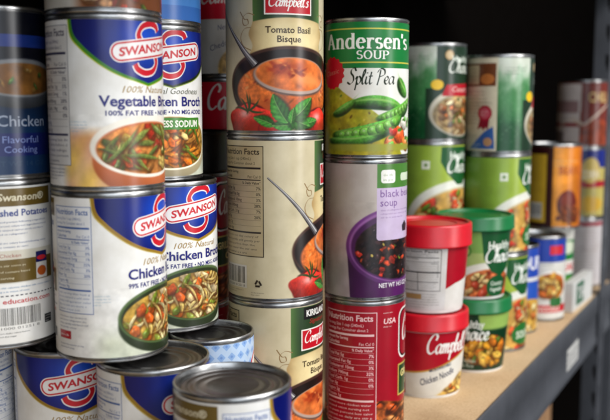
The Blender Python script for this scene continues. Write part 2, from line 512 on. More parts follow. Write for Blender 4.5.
    def facts(s, u0, v0, u1, v1, ink, paper=None, rows=None, frame=0.35, foot=True):
        W, H = u1 - u0, v1 - v0
        if paper: s.rect(u0, v0, u1, v1, paper)
        for a in ((u0, v0, u1, v0 + frame), (u0, v1 - frame, u1, v1), (u0, v0 + frame, u0 + frame, v1 - frame), (u1 - frame, v0 + frame, u1, v1 - frame)):
            s.rect(*a, ink, up=False)
        L0, R0 = u0 + W * 0.05, u1 - W * 0.05
        t = H / 25.0
        y = v1 - t * 1.9
        s.text("Nutrition Facts", L0, y, t * 1.25, ink, "l", 0.02, fit=W * 0.88, up=False)
        y -= t * 1.25; s.text("Serving Size 1 cup (240mL)", L0, y, t * 0.62, ink, "l", fit=W * 0.72, up=False)
        y -= t * 1.05; s.text("Servings Per Container about 2", L0, y, t * 0.62, ink, "l", fit=W * 0.8, up=False)
        y -= t * 0.75; s.rect(L0, y - t * 0.25, R0, y + t * 0.2, ink, up=False)
        y -= t * 1.15; s.text("Amount Per Serving", L0, y, t * 0.6, ink, "l", 0.02, up=False, fit=W * 0.45)
        y -= t * 1.1; s.text("Calories", L0, y, t * 0.72, ink, "l", 0.02, up=False); s.text("Fat Cal 0", R0, y, t * 0.62, ink, "r", up=False)
        q = random.Random(int(H * 13 + W * 7 + sum(ink))); g = [q.choice((0, 1, 2, 3, 5)), q.choice((0, 0, 1)), q.choice((0, 5, 10)), q.choice((570, 690, 790, 860, 930)), q.choice((1, 9, 14, 21)), q.choice((0, 2, 3, 5)), q.choice((1, 2, 4, 8)), q.choice((1, 3, 6, 9))]
        y -= t * 0.4; s.rect(L0, y - t * 0.12, R0, y + t * 0.12, ink, up=False)
        y -= t * 0.95; s.text("% Daily Value*", R0, y, t * 0.55, ink, "r", 0.02, up=False)
        for a, b in [("Total Fat %dg" % g[0], "%d%%" % (g[0] * 1.5)), ("  Saturated Fat %dg" % g[1], "%d%%" % (g[1] * 5)), ("Cholesterol %dmg" % g[2], "%d%%" % (g[2] / 3)), ("Sodium %dmg" % g[3], "%d%%" % (g[3] / 24)), ("Total Carb. %dg" % g[4], "%d%%" % (g[4] / 3)), ("  Fiber %dg" % g[5], "%d%%" % (g[5] * 4)), ("  Sugars %dg" % g[6], ""), ("Protein %dg" % g[7], "")]:
            y -= t * 0.35; s.rect(L0, y, R0, y + 0.16, ink, up=False)
            y -= t * 0.95; s.text(a, L0, y, t * 0.66, ink, "l", 0.01, up=False)
            if b: s.text(b, R0, y, t * 0.66, ink, "r", 0.015, up=False)
        y -= t * 0.55; s.rect(L0, y - t * 0.15, R0, y + t * 0.25, ink, up=False)
        y -= t * 0.5
        s.up()
        n = int((y - v0) / (t * 0.95))
        if n > 0: s.para(L0, y, R0, n, t * 0.95, t * 0.6, ink, seed=int(H * 7 + W), last=0.7)
    def barcode(s, u0, v0, u1, v1, seed=1, paper=(225, 223, 218)):
        s.rect(u0, v0, u1, v1, paper)
        r = random.Random(seed); u = u0 + 1.2
        while u < u1 - 1.6:
            w = r.choice([0.25, 0.25, 0.45, 0.65]); s.rect(u, v0 + (v1 - v0) * 0.2, u + w, v1 - (v1 - v0) * 0.07, (18, 16, 16), up=False); u += w + r.choice([0.25, 0.4, 0.6])
        s.text("0 51000 01251 8", (u0 + u1) / 2, v0 + (v1 - v0) * 0.04, (v1 - v0) * 0.1, (18, 16, 16), fit=(u1 - u0) * 0.85)
    def build(s, name="paper_label", v_shift=0.0):
        P = np.array(s.P); u, v, off = P[:, 0], P[:, 1], P[:, 2]
        # the facet a corner belongs to is decided by the middle of its face
        nF = len(s.F)
        ls = np.array([len(f) for f in s.F]); idx = np.concatenate([np.array(f) for f in s.F])
        st = np.concatenate([[0], np.cumsum(ls)[:-1]])
        fu = np.add.reduceat(u[idx], st) / ls
        k = np.zeros(len(P)); k[idx] = np.repeat(np.floor(fu / s.du + 1e-9), ls)
        t = u / s.du - k
        R = np.full(len(P), s.R + 0.0)
        if s.Rb is not None: R = s.Rb + (s.R - s.Rb) * (v - s.v0) / (s.v1 - s.v0)
        R = (R + off) * MM
        a0, a1 = k * s.step, (k + 1) * s.step
        X = R * ((1 - t) * np.sin(a0) + t * np.sin(a1)); Y = -R * ((1 - t) * np.cos(a0) + t * np.cos(a1))
        th = u / s.R
        co = np.stack([X, Y, v * MM], 1)
        me = bpy.data.meshes.new(name)
        me.vertices.add(len(P)); me.vertices.foreach_set("co", co.astype(np.float32).ravel())
        me.loops.add(len(idx)); me.loops.foreach_set("vertex_index", idx.astype(np.int32))
        me.polygons.add(nF); me.polygons.foreach_set("loop_start", st.astype(np.int32)); me.polygons.foreach_set("loop_total", ls.astype(np.int32))
        me.update(calc_edges=True)
        at = me.color_attributes.new("ink", "FLOAT_COLOR", "POINT")
        c = lin(np.array(s.C)) * 0.86
        at.data.foreach_set("color", np.concatenate([c, np.ones((len(c), 1))], 1).astype(np.float32).ravel())
        tilt = 0.0 if s.Rb is None else (s.Rb - s.R) / (s.v1 - s.v0)
        nz = np.full(len(P), tilt); nr = 1 / math.sqrt(1 + tilt * tilt)
        nm = np.stack([np.sin(th) * nr, -np.cos(th) * nr, nz * nr], 1)
        me.polygons.foreach_set("use_smooth", [True] * nF)
        me.normals_split_custom_set_from_vertices(nm.tolist())
        me.materials.append(M_PRINT)
        return me

def clip_half(pts, ax, val, sgn):
    out = []
    n = len(pts)
    for i in range(n):
        a, b = pts[i], pts[(i + 1) % n]
        da, db = (a[ax] - val) * sgn, (b[ax] - val) * sgn
        if da >= 0: out.append(a)
        if (da > 1e-12 and db < -1e-12) or (da < -1e-12 and db > 1e-12):
            t = da / (da - db)
            p = [a[0] + (b[0] - a[0]) * t, a[1] + (b[1] - a[1]) * t]
            p[ax] = val
            out.append(tuple(p))
    return out

def rot_pts(pts, cu, cv, rot):
    a = math.radians(rot); ca, sa = math.cos(a), math.sin(a)
    return [(cu + x * ca - y * sa, cv + x * sa + y * ca) for x, y in pts]
# ================================================================== the printed labels
WHITE = (232, 231, 228); NAVY = (22, 24, 92); INKB = (26, 22, 22)
SWRED = (200, 22, 40)

def smooth01(x): 
    x = np.clip(x, 0, 1); return x * x * (3 - 2 * x)

def swan_mark(l, u, v, k=1.0, rot=8):
    S = [(10.5, 11.5), (8.5, 14.5), (2.5, 15.8), (-5, 13.8), (-8.5, 8.5), (-6, 3.5), (0, 0), (6, -3.5), (8, -9), (4, -14.3), (-3.5, -16), (-9.5, -13.8), (-11.5, -10.5)]
    P = [(u + x * k, v + y * k) for x, y in S]
    l.stroke(P, 5.6 * k, (240, 236, 236), nib=60, thin=0.75)
    l.stroke(P, 3.9 * k, SWRED, nib=60, thin=0.72)
    l.pill(u, v, 28.5 * k, 6.7 * k, (240, 236, 236), rot)
    l.pill(u, v, 27.8 * k, 6.0 * k, SWRED, rot)
    l.pill(u, v, 26.6 * k, 4.9 * k, (240, 236, 236), rot)
    a = math.radians(rot)
    l.text("SWANSON", u + 2.6 * k * math.sin(a), v - 2.6 * k * math.cos(a), 5.1 * k, SWRED, bold=0.034, shear=0.16, fit=46 * k, rot=rot, res=3)

def shield(l, edge, edge2):
    half = [(-52.4, 113), (-50.6, 101), (-44.5, 93.5), (-38, 87.5), (-30.5, 81.8), (-24, 78), (-17, 75), (-9, 72.6), (0, 70)]
    pts = catmull(half, 4)
    L1 = [tuple(p) for p in pts]; R1 = [(-x, y) for x, y in L1[::-1]]
    full = L1 + R1[1:]
    out = lambda d: [(x * (1 + d / 52), y - d * 0.85) for x, y in full]
    l.poly(out(2.6), edge2)
    l.poly(out(1.9), edge)
    def blue(u, v):
        g = math.exp(-((u / 26) ** 2) - ((v - 98) / 22) ** 2)
        return (6 + 16 * g, 12 + 66 * g, 88 + 112 * g)
    # printed gradient: cut the field in vertical strips so it is finely divided
    l.poly(full, blue)

def chicken_photo(tone):
    def f(U, V):
        p = Photo(U, V, WHITE, 7)
        g = smooth01((U + 62) / 20) * smooth01((62 - U) / 20) * smooth01((30 - V) / 18)
        p.c = p.c * (1 - g[:, None] * 0.75) + np.array((196, 202, 176)) * g[:, None] * 0.75
        p.grain(0.1, 0.2, 5)
        dark = (52, 66, 38) if tone == "green" else (206, 190, 150)
        p.ell(0, 24, 38.5, 21.5, dark, soft=1, shade=0.3)
        p.ell(0, 29, 38.5, 20.5, tuple(min(255, x * 1.55) for x in dark), soft=0.8)
        p.ell(0, 28.6, 36.6, 18.9, (40, 48, 26) if tone == "green" else (150, 120, 70), soft=0.8)
        m = p.mask(0, 27.6, 35.5, 17.6); p.clip = m
        p.ell(0, 27, 36, 18, (176, 140, 60)); p.grain(0.5, 0.25, 9, m)
        if tone == "green":
            p.strew(70, 0, 27, 34, 17, [(3.4, (5, 9), (0.9, 1.5), [(232, 205, 130), (240, 222, 160), (222, 188, 104)], 0.07),
                (1.6, (3, 4.6), (2.4, 3.6), [(222, 108, 36), (208, 88, 28)], 0), (2.2, (3.5, 6), (1.6, 2.8), [(126, 146, 44), (152, 172, 62)], 0.03),
                (2.2, (4, 6), (2.6, 4), [(226, 200, 152), (212, 184, 132)], 0)])
            p.strew(22, 0, 27, 33, 16, [(2.4, (6, 10), (0.9, 1.4), [(238, 216, 148), (228, 196, 116)], 0.08), (1.5, (3.2, 4.6), (2.4, 3.4), [(226, 112, 40), (214, 92, 30)], 0), (1, (4, 6), (1.6, 2.6), [(140, 160, 50)], .03)])
        else:
            p.strew(120, 0, 27, 34, 17, [(5, (5, 11), (1.1, 1.8), [(214, 130, 40), (226, 150, 60), (200, 110, 36)], 0.03),
                (3, (6, 11), (0.9, 1.4), [(84, 110, 30), (110, 134, 40)], 0.02), (2.4, (3, 5), (2.4, 3.6), [(232, 120, 30), (220, 104, 24)], 0),
                (1, (3, 5), (2, 3), [(226, 190, 120)], 0)])
        p.clip = None
        return p.c
    return f

def veg_photo(U, V):
    p = Photo(U, V, WHITE, 11)
    g = smooth01((U + 64) / 10) * smooth01((64 - U) / 10) * smooth01((44 - V) / 10)
    cloth = np.stack([222 + 14 * np.sin(U * 0.12 + V * 0.1), 174 + 20 * np.sin(U * 0.12 + V * 0.1), 116 + 14 * np.sin(U * 0.3 - V * 0.2)], 1)
    p.c = p.c * (1 - g[:, None]) + cloth * g[:, None]
    p.grain(0.12, 0.15, 5)
    p.ell(3, 20, 43, 25, (222, 120, 70), soft=1, shade=0.3)
    p.ell(2, 29, 43.5, 20.5, (236, 230, 218), soft=0.8)
    p.ell(2, 28.0, 39.6, 17.2, (196, 112, 70), soft=0.9)
    m = p.mask(2, 27.4, 38.8, 16.5); p.clip = m
    p.ell(2, 27, 41, 18, (192, 122, 58)); p.grain(0.5, 0.2, 9, m)
    p.strew(46, 2, 27.5, 37, 16, [(4, (7, 13), (1.3, 2.1), [(106, 118, 50), (128, 138, 62), (92, 106, 40)], 0.02),
        (2.2, (4, 6.5), (2.4, 4), [(196, 64, 34), (182, 50, 28), (204, 88, 46)], 0), (2, (4, 6.5), (2.8, 4.2), [(218, 190, 104), (224, 204, 132), (206, 172, 76)], 0.02),
        (1.2, (2.4, 3.6), (2, 2.8), [(216, 100, 36)], 0), (2.5, (3, 6), (1.2, 2), [(186, 136, 70), (170, 110, 52)], 0.03)])
    p.strew(12, 4, 28, 34, 14, [(4, (8, 13), (1.3, 2), [(112, 126, 54), (132, 144, 66)], 0.015), (1, (3, 4), (2.4, 3), [(220, 92, 40)], 0)])
    p.clip = None
    return p.c

SW_R, SW_H = 38.3, 113.5
def swan_label(kind):
    l = Label(SW_R, SW_H)
    l.base(WHITE, 2)
    photo = veg_photo if kind == "veg" else chicken_photo("green" if kind == "chicken" else "gold")
    l.photo(-66, 66, 3.7, 50, photo, 8, 0.42)
    if kind == "veg": shield(l, (62, 128, 30), (176, 190, 50))
    elif kind == "chicken": shield(l, (150, 116, 34), (196, 176, 96))
    else: shield(l, (24, 40, 20), (150, 170, 70))
    swan_mark(l, 1.0, 92.5)
    tan = (160, 128, 62)
    l.text("100% Natural" if kind != "low" else "Natural Goodness", 0, 63.8, 4.2, tan if kind != "low" else (90, 92, 70), shear=0.3, fit=40 if kind != "low" else 50, bold=0.004)
    blue = (30, 32, 116)
    l.text("Vegetable Broth" if kind == "veg" else "Chicken Broth", 0, 55.2, 6.5, blue, bold=0.027, fit=70 if kind == "veg" else 62, res=3)
    l.text("100% FAT FREE \u2022 NO MSG" if kind == "veg" else "99% FAT FREE \u2022 NO MSG ADDED", 0, 49.2, 3.1, blue, bold=0.022, fit=62)
    if kind == "low":
        l.rrect(-27, 38, 27, 46.6, 1.2, (64, 130, 44))
        l.text("33% LESS SODIUM", 0, 39.9, 4.6, (236, 238, 226), bold=0.03, fit=48)
    l.para(-60, 46, -42, 4, 2.0, 1.1, (120, 176, 206), 5)
    # back of the label
    if kind == "veg":
        l.facts(-90, 17, -55, 106.5, (60, 58, 84), (214, 212, 210))
        l.para(-88, 15.5, -57, 4, 2.2, 1.3, (50, 60, 110), 4)
    else:
        l.facts(-85, 33, -54, 104, (62, 98, 164), (228, 230, 234), frame=0.45)
        l.para(-84, 31, -56, 4, 2.4, 1.3, (70, 80, 130), 8)
        l.rect(-84, 15, -72, 20.5, (176, 30, 40)); l.words(-83, 16.8, -73, 2.0, WHITE, random.Random(2)); l.up()
        l.para(-84, 12, -60, 2, 2.2, 1.2, (70, 80, 130), 9)
    # recipe panel
    b0 = 66 if kind == "veg" else 46
    c = 94.0 - 208.0
    S = -208.0
    if kind != "veg":
        l.rect(62 + S, 96.5, 120 + S, 108.3, (104, 84, 34))
        l.text("Swanson\u00ae", c + 2, 100.2, 4.6, (222, 214, 186), bold=0.02, fit=34, shear=0.1)
        l.text("Mashed Potatoes", c + 1, 90, 4.3, (44, 66, 140), bold=0.02, fit=44)
        l.para(68 + S, 87, 118 + S, 4, 2.7, 1.4, (60, 84, 150), 12)
        l.para(68 + S, 73, 119 + S, 2, 2.7, 1.4, (60, 84, 150), 13)
        l.rect(66 + S, 45, 120 + S, 67, (208, 204, 190)); l.rect(66.5 + S, 45.5, 119.5 + S, 61, (106, 86, 36))
        l.text("Chicken", 86 + S, 62.4, 2.4, (150, 40, 30), fit=14)
        l.para(70 + S, 58, 100 + S, 3, 4.2, 1.7, (216, 206, 170), 14)
        l.rect(104 + S, 46, 114 + S, 64.5, (214, 212, 208)); l.rect(104 + S, 57, 114 + S, 64.5, (20, 24, 90)); l.ellipse(109 + S, 60, 4.2, 1.6, (200, 40, 50)); l.ellipse(109 + S, 51, 4.2, 3.4, (176, 84, 30))
        l.para(68 + S, 43, 118 + S, 2, 2.6, 1.4, (60, 120, 180), 15)
        for i in range(17): l.rect(66 + S + i * 3.2, 36.2, 67.9 + S + i * 3.2, 36.9, (40, 40, 60), up=False)
        l.text("education.com", c + 4, 31.2, 3.2, (196, 40, 50), bold=0.01, fit=36)
        l.barcode(68 + S, 13, 108 + S, 29.5, 4, WHITE)
        l.para(70 + S, 12, 100 + S, 2, 2.2, 1.2, (30, 30, 40), 16)
        l.rect(110 + S, 14, 117 + S, 20, (24, 24, 30)); l.para(110.6 + S, 19.4, 116.6 + S, 3, 1.8, 1.1, (220, 220, 216), 17)
    else:
        l.rect(62 + S, 96.5, 119 + S, 108.3, (70, 110, 40))
        l.text("Swanson\u00ae", c + 2, 100.2, 4.6, (222, 224, 200), bold=0.02, fit=34, shear=0.1)
        l.para(68 + S, 92, 118 + S, 14, 2.9, 1.4, (60, 84, 150), 18)
        l.barcode(70 + S, 13, 110 + S, 30, 6, WHITE)
    return l.build()

def stock_label():
    l = Label(SW_R, SW_H)
    l.base(lambda u, v: tuple(x * (1 - t) + y * t for x, y, t in zip((7, 10, 24), (12, 46, 84), [min(1, max(0, (70 - v) / 34))] * 3)), 24)  # navy ink, with shade put in as near-black towards the top
    l.rect(-119, 87, 119, 95, (24, 50, 128))
    def ph(U, V):
        p = Photo(U, V, (7, 10, 24), 3); t = np.clip((70 - V) / 34, 0, 1)[:, None]; p.c = np.array((7, 10, 24)) * (1 - t) + np.array((12, 46, 84)) * t
        p.ell(0, 62, 34, 15, (88, 92, 100), soft=1, shade=0.5)
        p.ell(0, 67, 34.5, 12.5, (124, 126, 130), soft=1)
        m = p.mask(0, 66.3, 31.5, 10.4); p.clip = m
        p.ell(0, 66, 33, 12, (122, 80, 34)); p.grain(0.35, 0.15, 2, m)
        p.strew(9, 6, 66, 22, 7, [(2, (1.5, 3), (.8, 1.5), [(70, 104, 36), (150, 110, 50)], 0.02, (96, 60, 24))]); p.clip = None
        return p.c
    l.photo(-40, 40, 44, 84, ph, 6, 0.6)
    l.text("Chicken", 0, 35.5, 7.0, (156, 166, 186), fit=36, bold=0.004, res=3)
    l.rrect(-28, 16, 24, 31, 1, (14, 26, 92))
    l.text("Flavorful", -2, 24.6, 4.4, (120, 136, 190), fit=26); l.text("Cooking", -2, 18.2, 4.2, (120, 136, 190), fit=24)
    l.rrect(27, 16, 37, 31, 2, (30, 40, 88)); l.para(28, 28, 36, 3, 3.4, 1.8, (130, 140, 180), 3)
    l.text("NET WT 14 OZ", -4, 9.4, 3.2, (40, 66, 96), fit=40)
    l.para(-110, 84, -50, 12, 4, 2, (90, 100, 140), 4); l.para(52, 84, 112, 12, 4, 2, (90, 100, 140), 5)
    return l.build()

def stew_label():
    """warm vegetable picture along the foot of the label, grey print at the side"""
    l = Label(SW_R, SW_H)
    l.base(lambda u, v: (196, 192, 184), 2)
    def ph(U, V):
        p = Photo(U, V, (196, 192, 184), 5)
        g = smooth01((U + 30) / 14) * smooth01((78 - U) / 14)
        p.c = p.c * (1 - g[:, None]) + np.array((120, 66, 34)) * g[:, None]
        p.clip = g
        p.strew(90, 24, 22, 52, 22, [(3, (3, 7), (2, 4), [(206, 150, 100), (222, 180, 140)], 0.02), (2, (3, 6), (1.6, 3), [(84, 100, 36), (60, 84, 30)], 0), (2, (2, 5), (2, 3.4), [(190, 60, 30)], 0)])
        p.clip = None
        return p.c
    l.photo(-34, 80, 3.7, 60, ph, 6, 0.6)
    l.text("SOUP", 24, 80, 16, (170, 30, 30), bold=0.03, fit=60)
    l.para(-110, 100, -45, 30, 3, 1.6, (90, 88, 84), 4)
    return l.build()

def pale_blue_label(diamonds):
    l = Label(32.5 if diamonds else SW_R, SW_H)
    l.base((184, 206, 234) if diamonds else (74, 138, 214), 2)
    if diamonds:
        for i in range(-14, 15):
            for j in range(13):
                u, v = i * 8.2 + (j % 2) * 4.1, 12 + j * 8
                l.poly([(u - 3.3, v), (u, v - 3.3), (u + 3.3, v), (u, v + 3.3)], (140, 174, 222), up=False)
        l.up()
        for i in range(-14, 15):
            for j in range(13):
                u, v = i * 8.2 + (j % 2) * 4.1, 12 + j * 8
                l.poly([(u - 1.2, v), (u, v - 1.2), (u + 1.2, v), (u, v + 1.2)], (112, 148, 208), up=False)
        l.up()
        l.ellipse(58, 86, 34, 17, (186, 24, 40)); l.ellipse(58, 86, 31.4, 14.6, (236, 232, 228))
        l.text("SOUP", 58, 79, 14, (186, 24, 40), bold=0.03, fit=44)
    else:
        l.rect(-119, 92, 119, 100, (40, 90, 180)); l.rect(-119, 3.7, 119, 14, (56, 112, 192))
        l.text("CHICKEN BROTH", 20, 70, 12, WHITE, bold=0.02, fit=70)
        l.para(0, 32, 34, 2, 4, 2.2, (30, 52, 110), 3)
        l.para(-110, 86, -60, 20, 3, 1.6, (30, 52, 110), 4)
    return l.build()

# ------------------------------------------------------------------ tomato soup can in the middle
KH, KR = 129.9, 38.6
def bisque_label():
    TA = (200, 188, 156)
    l = Label(KR, KH)
    l.base(TA, 2)
    # green band behind the maker's tags
    def grn(u, v):
        e = min(1, max(0, (29 - abs(u)) / 9)); return tuple(a * (1 - e) + b * e for a, b in zip((86, 118, 62), (40, 62, 36)))
    l.base(grn, 3, -28.6, 30, 62, 125.5)
    def soup(U, V):
        p = Photo(U, V, TA, 21)
        inb = (U > -28.6) & (U < 30) & (V > 62)
        e = np.clip((29 - np.abs(U)) / 9, 0, 1)[:, None]
        g = np.array((86, 118, 62)) * (1 - e) + np.array((40, 62, 36)) * e
        p.c[inb] = g[inb]
        q = np.abs(U - 0.5) / 31.5
        m = smooth01((31.5 + 1.6 * np.sin(V * 0.35) - np.abs(U - 0.5)) / 1.2) * smooth01((88.6 - 3.4 * q ** 2 - V) / 1.0) * smooth01((V - 58) / 1)
        d = np.clip(q ** 4 * 0.62 + smooth01((V - 81) / 8) * 0.22, 0, 0.8)[:, None]
        cr = np.array((226, 208, 158)) * (1 - d) + np.array((150, 112, 62)) * d
        p.c = p.c * (1 - m[:, None]) + cr * m[:, None]
        p.grain(0.07, 0.1, 3, smooth01((60 - np.abs(U)) / 8) * smooth01((91 - V) / 6))
        p.ell(2, 37, 52, 29.5, (34, 20, 16), soft=1.0, shade=0.4)               # pot
        p.ell(2, 40, 53, 27.2, (66, 42, 34), soft=0.9)
        p.ell(2, 39.6, 51, 25.2, (26, 14, 12), soft=0.9)
        m = p.mask(3, 34.5, 46.5, 21.5, soft=1.2); p.clip = m
        p.ell(3, 34, 48, 23, (206, 104, 44)); p.grain(0.45, 0.12, 9, m); p.grain(0.3, 0.5, 19, m)
        p.ell(3, 18, 40, 9, (178, 78, 34), soft=8)
        for a in range(26):
            r = p.rng
            p.ell(r.uniform(-40, 44), r.uniform(16, 52), r.uniform(0.8, 3), r.uniform(0.5, 1.4), r.choice([(150, 52, 20), (230, 150, 84), (120, 60, 20)]), r.uniform(-40, 40), soft=1.0)
        p.clip = None
        # spoon full of soup
        p.ell(5, 44, 33.5, 14.2, (88, 66, 60), -3, soft=1.4)
        p.ell(5, 45, 33, 13.8, (172, 150, 140), -3, soft=0.8)
        p.ell(5, 45.9, 31.4, 12.3, (216, 112, 50), -3, soft=0.9)
        m = p.mask(5, 45.9, 30.8, 11.8, -3); p.clip = m
        p.grain(0.4, 0.16, 29, m)
        p.ell(0, 50, 14, 5, (170, 70, 26), 5, soft=5); p.ell(16, 42, 12, 4, (232, 142, 76), -6, soft=4)
        for k_ in range(26):
            r = p.rng; t_ = r.uniform(-1, 1)
            p.ell(-2 + 12 * t_ + r.uniform(-2, 2), 49 - 3 * t_ + r.uniform(-3, 3), r.uniform(1.4, 4.5), r.uniform(0.6, 1.6), r.choice([(150, 46, 16), (172, 62, 24), (128, 40, 14), (234, 150, 80)]), r.uniform(-50, 50), soft=1.5, wob=t_ * 5)
        p.clip = None
        # tomatoes and basil
        for cu, cv, ru, rv, col in ((-33, 11, 17.5, 14, (206, 46, 34)), (-12, 5, 12, 9, (186, 36, 28)), (30, 9, 17, 12.5, (204, 42, 32)), (52, 6, 12, 9, (188, 36, 30))):
            p.ell(cu, cv - 0.8, ru * 1.04, rv * 1.05, (90, 14, 14), soft=1.5)
            p.ell(cu, cv, ru, rv, col, soft=0.9, shade=0.5, spec=0.55, mott=0.25, wob=cu)
            p.ell(cu + ru * .35, cv - rv * .3, ru * .4, rv * .35, tuple(q * .75 for q in col), 20, soft=5)
        for ang in (-10, 40, 80, 120, 165):
            a = math.radians(ang); p.ell(-33 + 6 * math.cos(a), 19 + 4.5 * math.sin(a), 6.5, 0.9, (48, 66, 30), ang, 0.03, soft=0.6)
        p.ell(-33, 26, 0.8, 6, (54, 72, 34), 12, soft=0.6)
        for cu, cv, ln, wd, ro, bd in ((18, 10, 9, 4.2, 8, 0.01), (-20, 11, 9, 4, 160, 0.01), (-4, 8, 10, 4.8, 185, -0.008), (7, 11, 12, 6.2, -24, 0.008), (-8, 20, 12.5, 6.6, 118, -0.008), (11, 20, 12.5, 6.4, 42, 0.008), (2, 15, 6, 3.2, 80, 0)):
            p.leaf(cu, cv, ln, wd, ro, (62, 126, 48), bd)
        return p.c
    l.photo(-62, 66, 3.7, 93, soup, 8, 0.42)
    for sg in (-1, 1):
        l.stroke([(sg * 27, 90), (sg * 33, 91.5), (sg * 37.5, 88), (sg * 36.5, 83), (sg * 32.5, 83.5), (sg * 33, 87), (sg * 36, 87.4), (sg * 40, 93)], 0.9, (140, 112, 72), nib=30)
        l.stroke([(sg * 30, 81), (sg * 36, 80), (sg * 39.5, 74), (sg * 37, 67.5), (sg * 30, 64)], 0.9, (148, 120, 80), nib=30)
    hp = [np.array(q) for q in catmull([(-70, 98), (-57, 86), (-45, 73.5), (-35, 62), (-26.5, 53)], 6)]
    def side(k):
        out = []
        for n_, q in enumerate(hp):
            d = hp[min(n_ + 1, len(hp) - 1)] - hp[max(n_ - 1, 0)]; d = d / math.hypot(*d)
            w_ = 0.6 + 2.3 * (n_ / (len(hp) - 1)) ** 1.2
            out.append((q[0] - d[1] * w_ * k, q[1] + d[0] * w_ * k))
        return out
    for lo, hi, cc in ((-1, -0.45, (58, 54, 58)), (-0.45, 0.15, (112, 108, 110)), (0.15, 0.6, (186, 184, 184)), (0.6, 1.0, (88, 84, 88))):
        l.poly(side(lo) + side(hi)[::-1], cc)
    l.rect(-17, 115, 17, 124.6, (20, 18, 18)); l.text("KIRKLAND", 0, 117.4, 4.8, (236, 234, 230), bold=0.03, fit=28.5)
    l.text("Signature", 0, 111.4, 3.4, (170, 30, 36), shear=0.25, fit=22)
    l.rect(-19.4, 90.2, 19.4, 107.2, (234, 230, 224)); l.rect(-18.4, 91.2, 18.4, 106.2, (186, 16, 34))
    l.glyphs(SCRIPT, "Campbell's", 0, 96.2, 4.4, 1.15, (240, 236, 232), fit=33, nib=30, thin=0.35, shear=0.18)
    BR = (62, 44, 26)
    l.text("Tomato Basil", 0, 76.8, 4.7, BR, fit=37, bold=0.014); l.text("Bisque", 0, 70.0, 4.7, BR, fit=19, bold=0.014)
    ink = (46, 36, 30)
    l.facts(-119, 36, -73, 122, (34, 26, 22), (176, 160, 124), frame=0.7)
    l.barcode(-114, 11, -88, 29, 9, (206, 202, 192))
    l.para(-84, 8.5, -72, 2, 1.8, 1.0, ink, 3); l.para(-114, 9.6, -90, 2, 1.8, 1.0, ink, 5)
    for a in (90, 210, 330):      # recycling arrows
        c, d = math.radians(a), math.radians(a + 120)
        x0, y0, x1, y1 = -78 + 3.6 * math.cos(c), 15 + 3.6 * math.sin(c), -78 + 3.6 * math.cos(d), 15 + 3.6 * math.sin(d)
        l.stroke([(x0 + (x1 - x0) * .12, y0 + (y1 - y0) * .12), (x0 + (x1 - x0) * .75, y0 + (y1 - y0) * .75)], 1.6, ink)
    l.para(74, 118, 114, 30, 3, 1.5, ink, 6)
    return l.build()

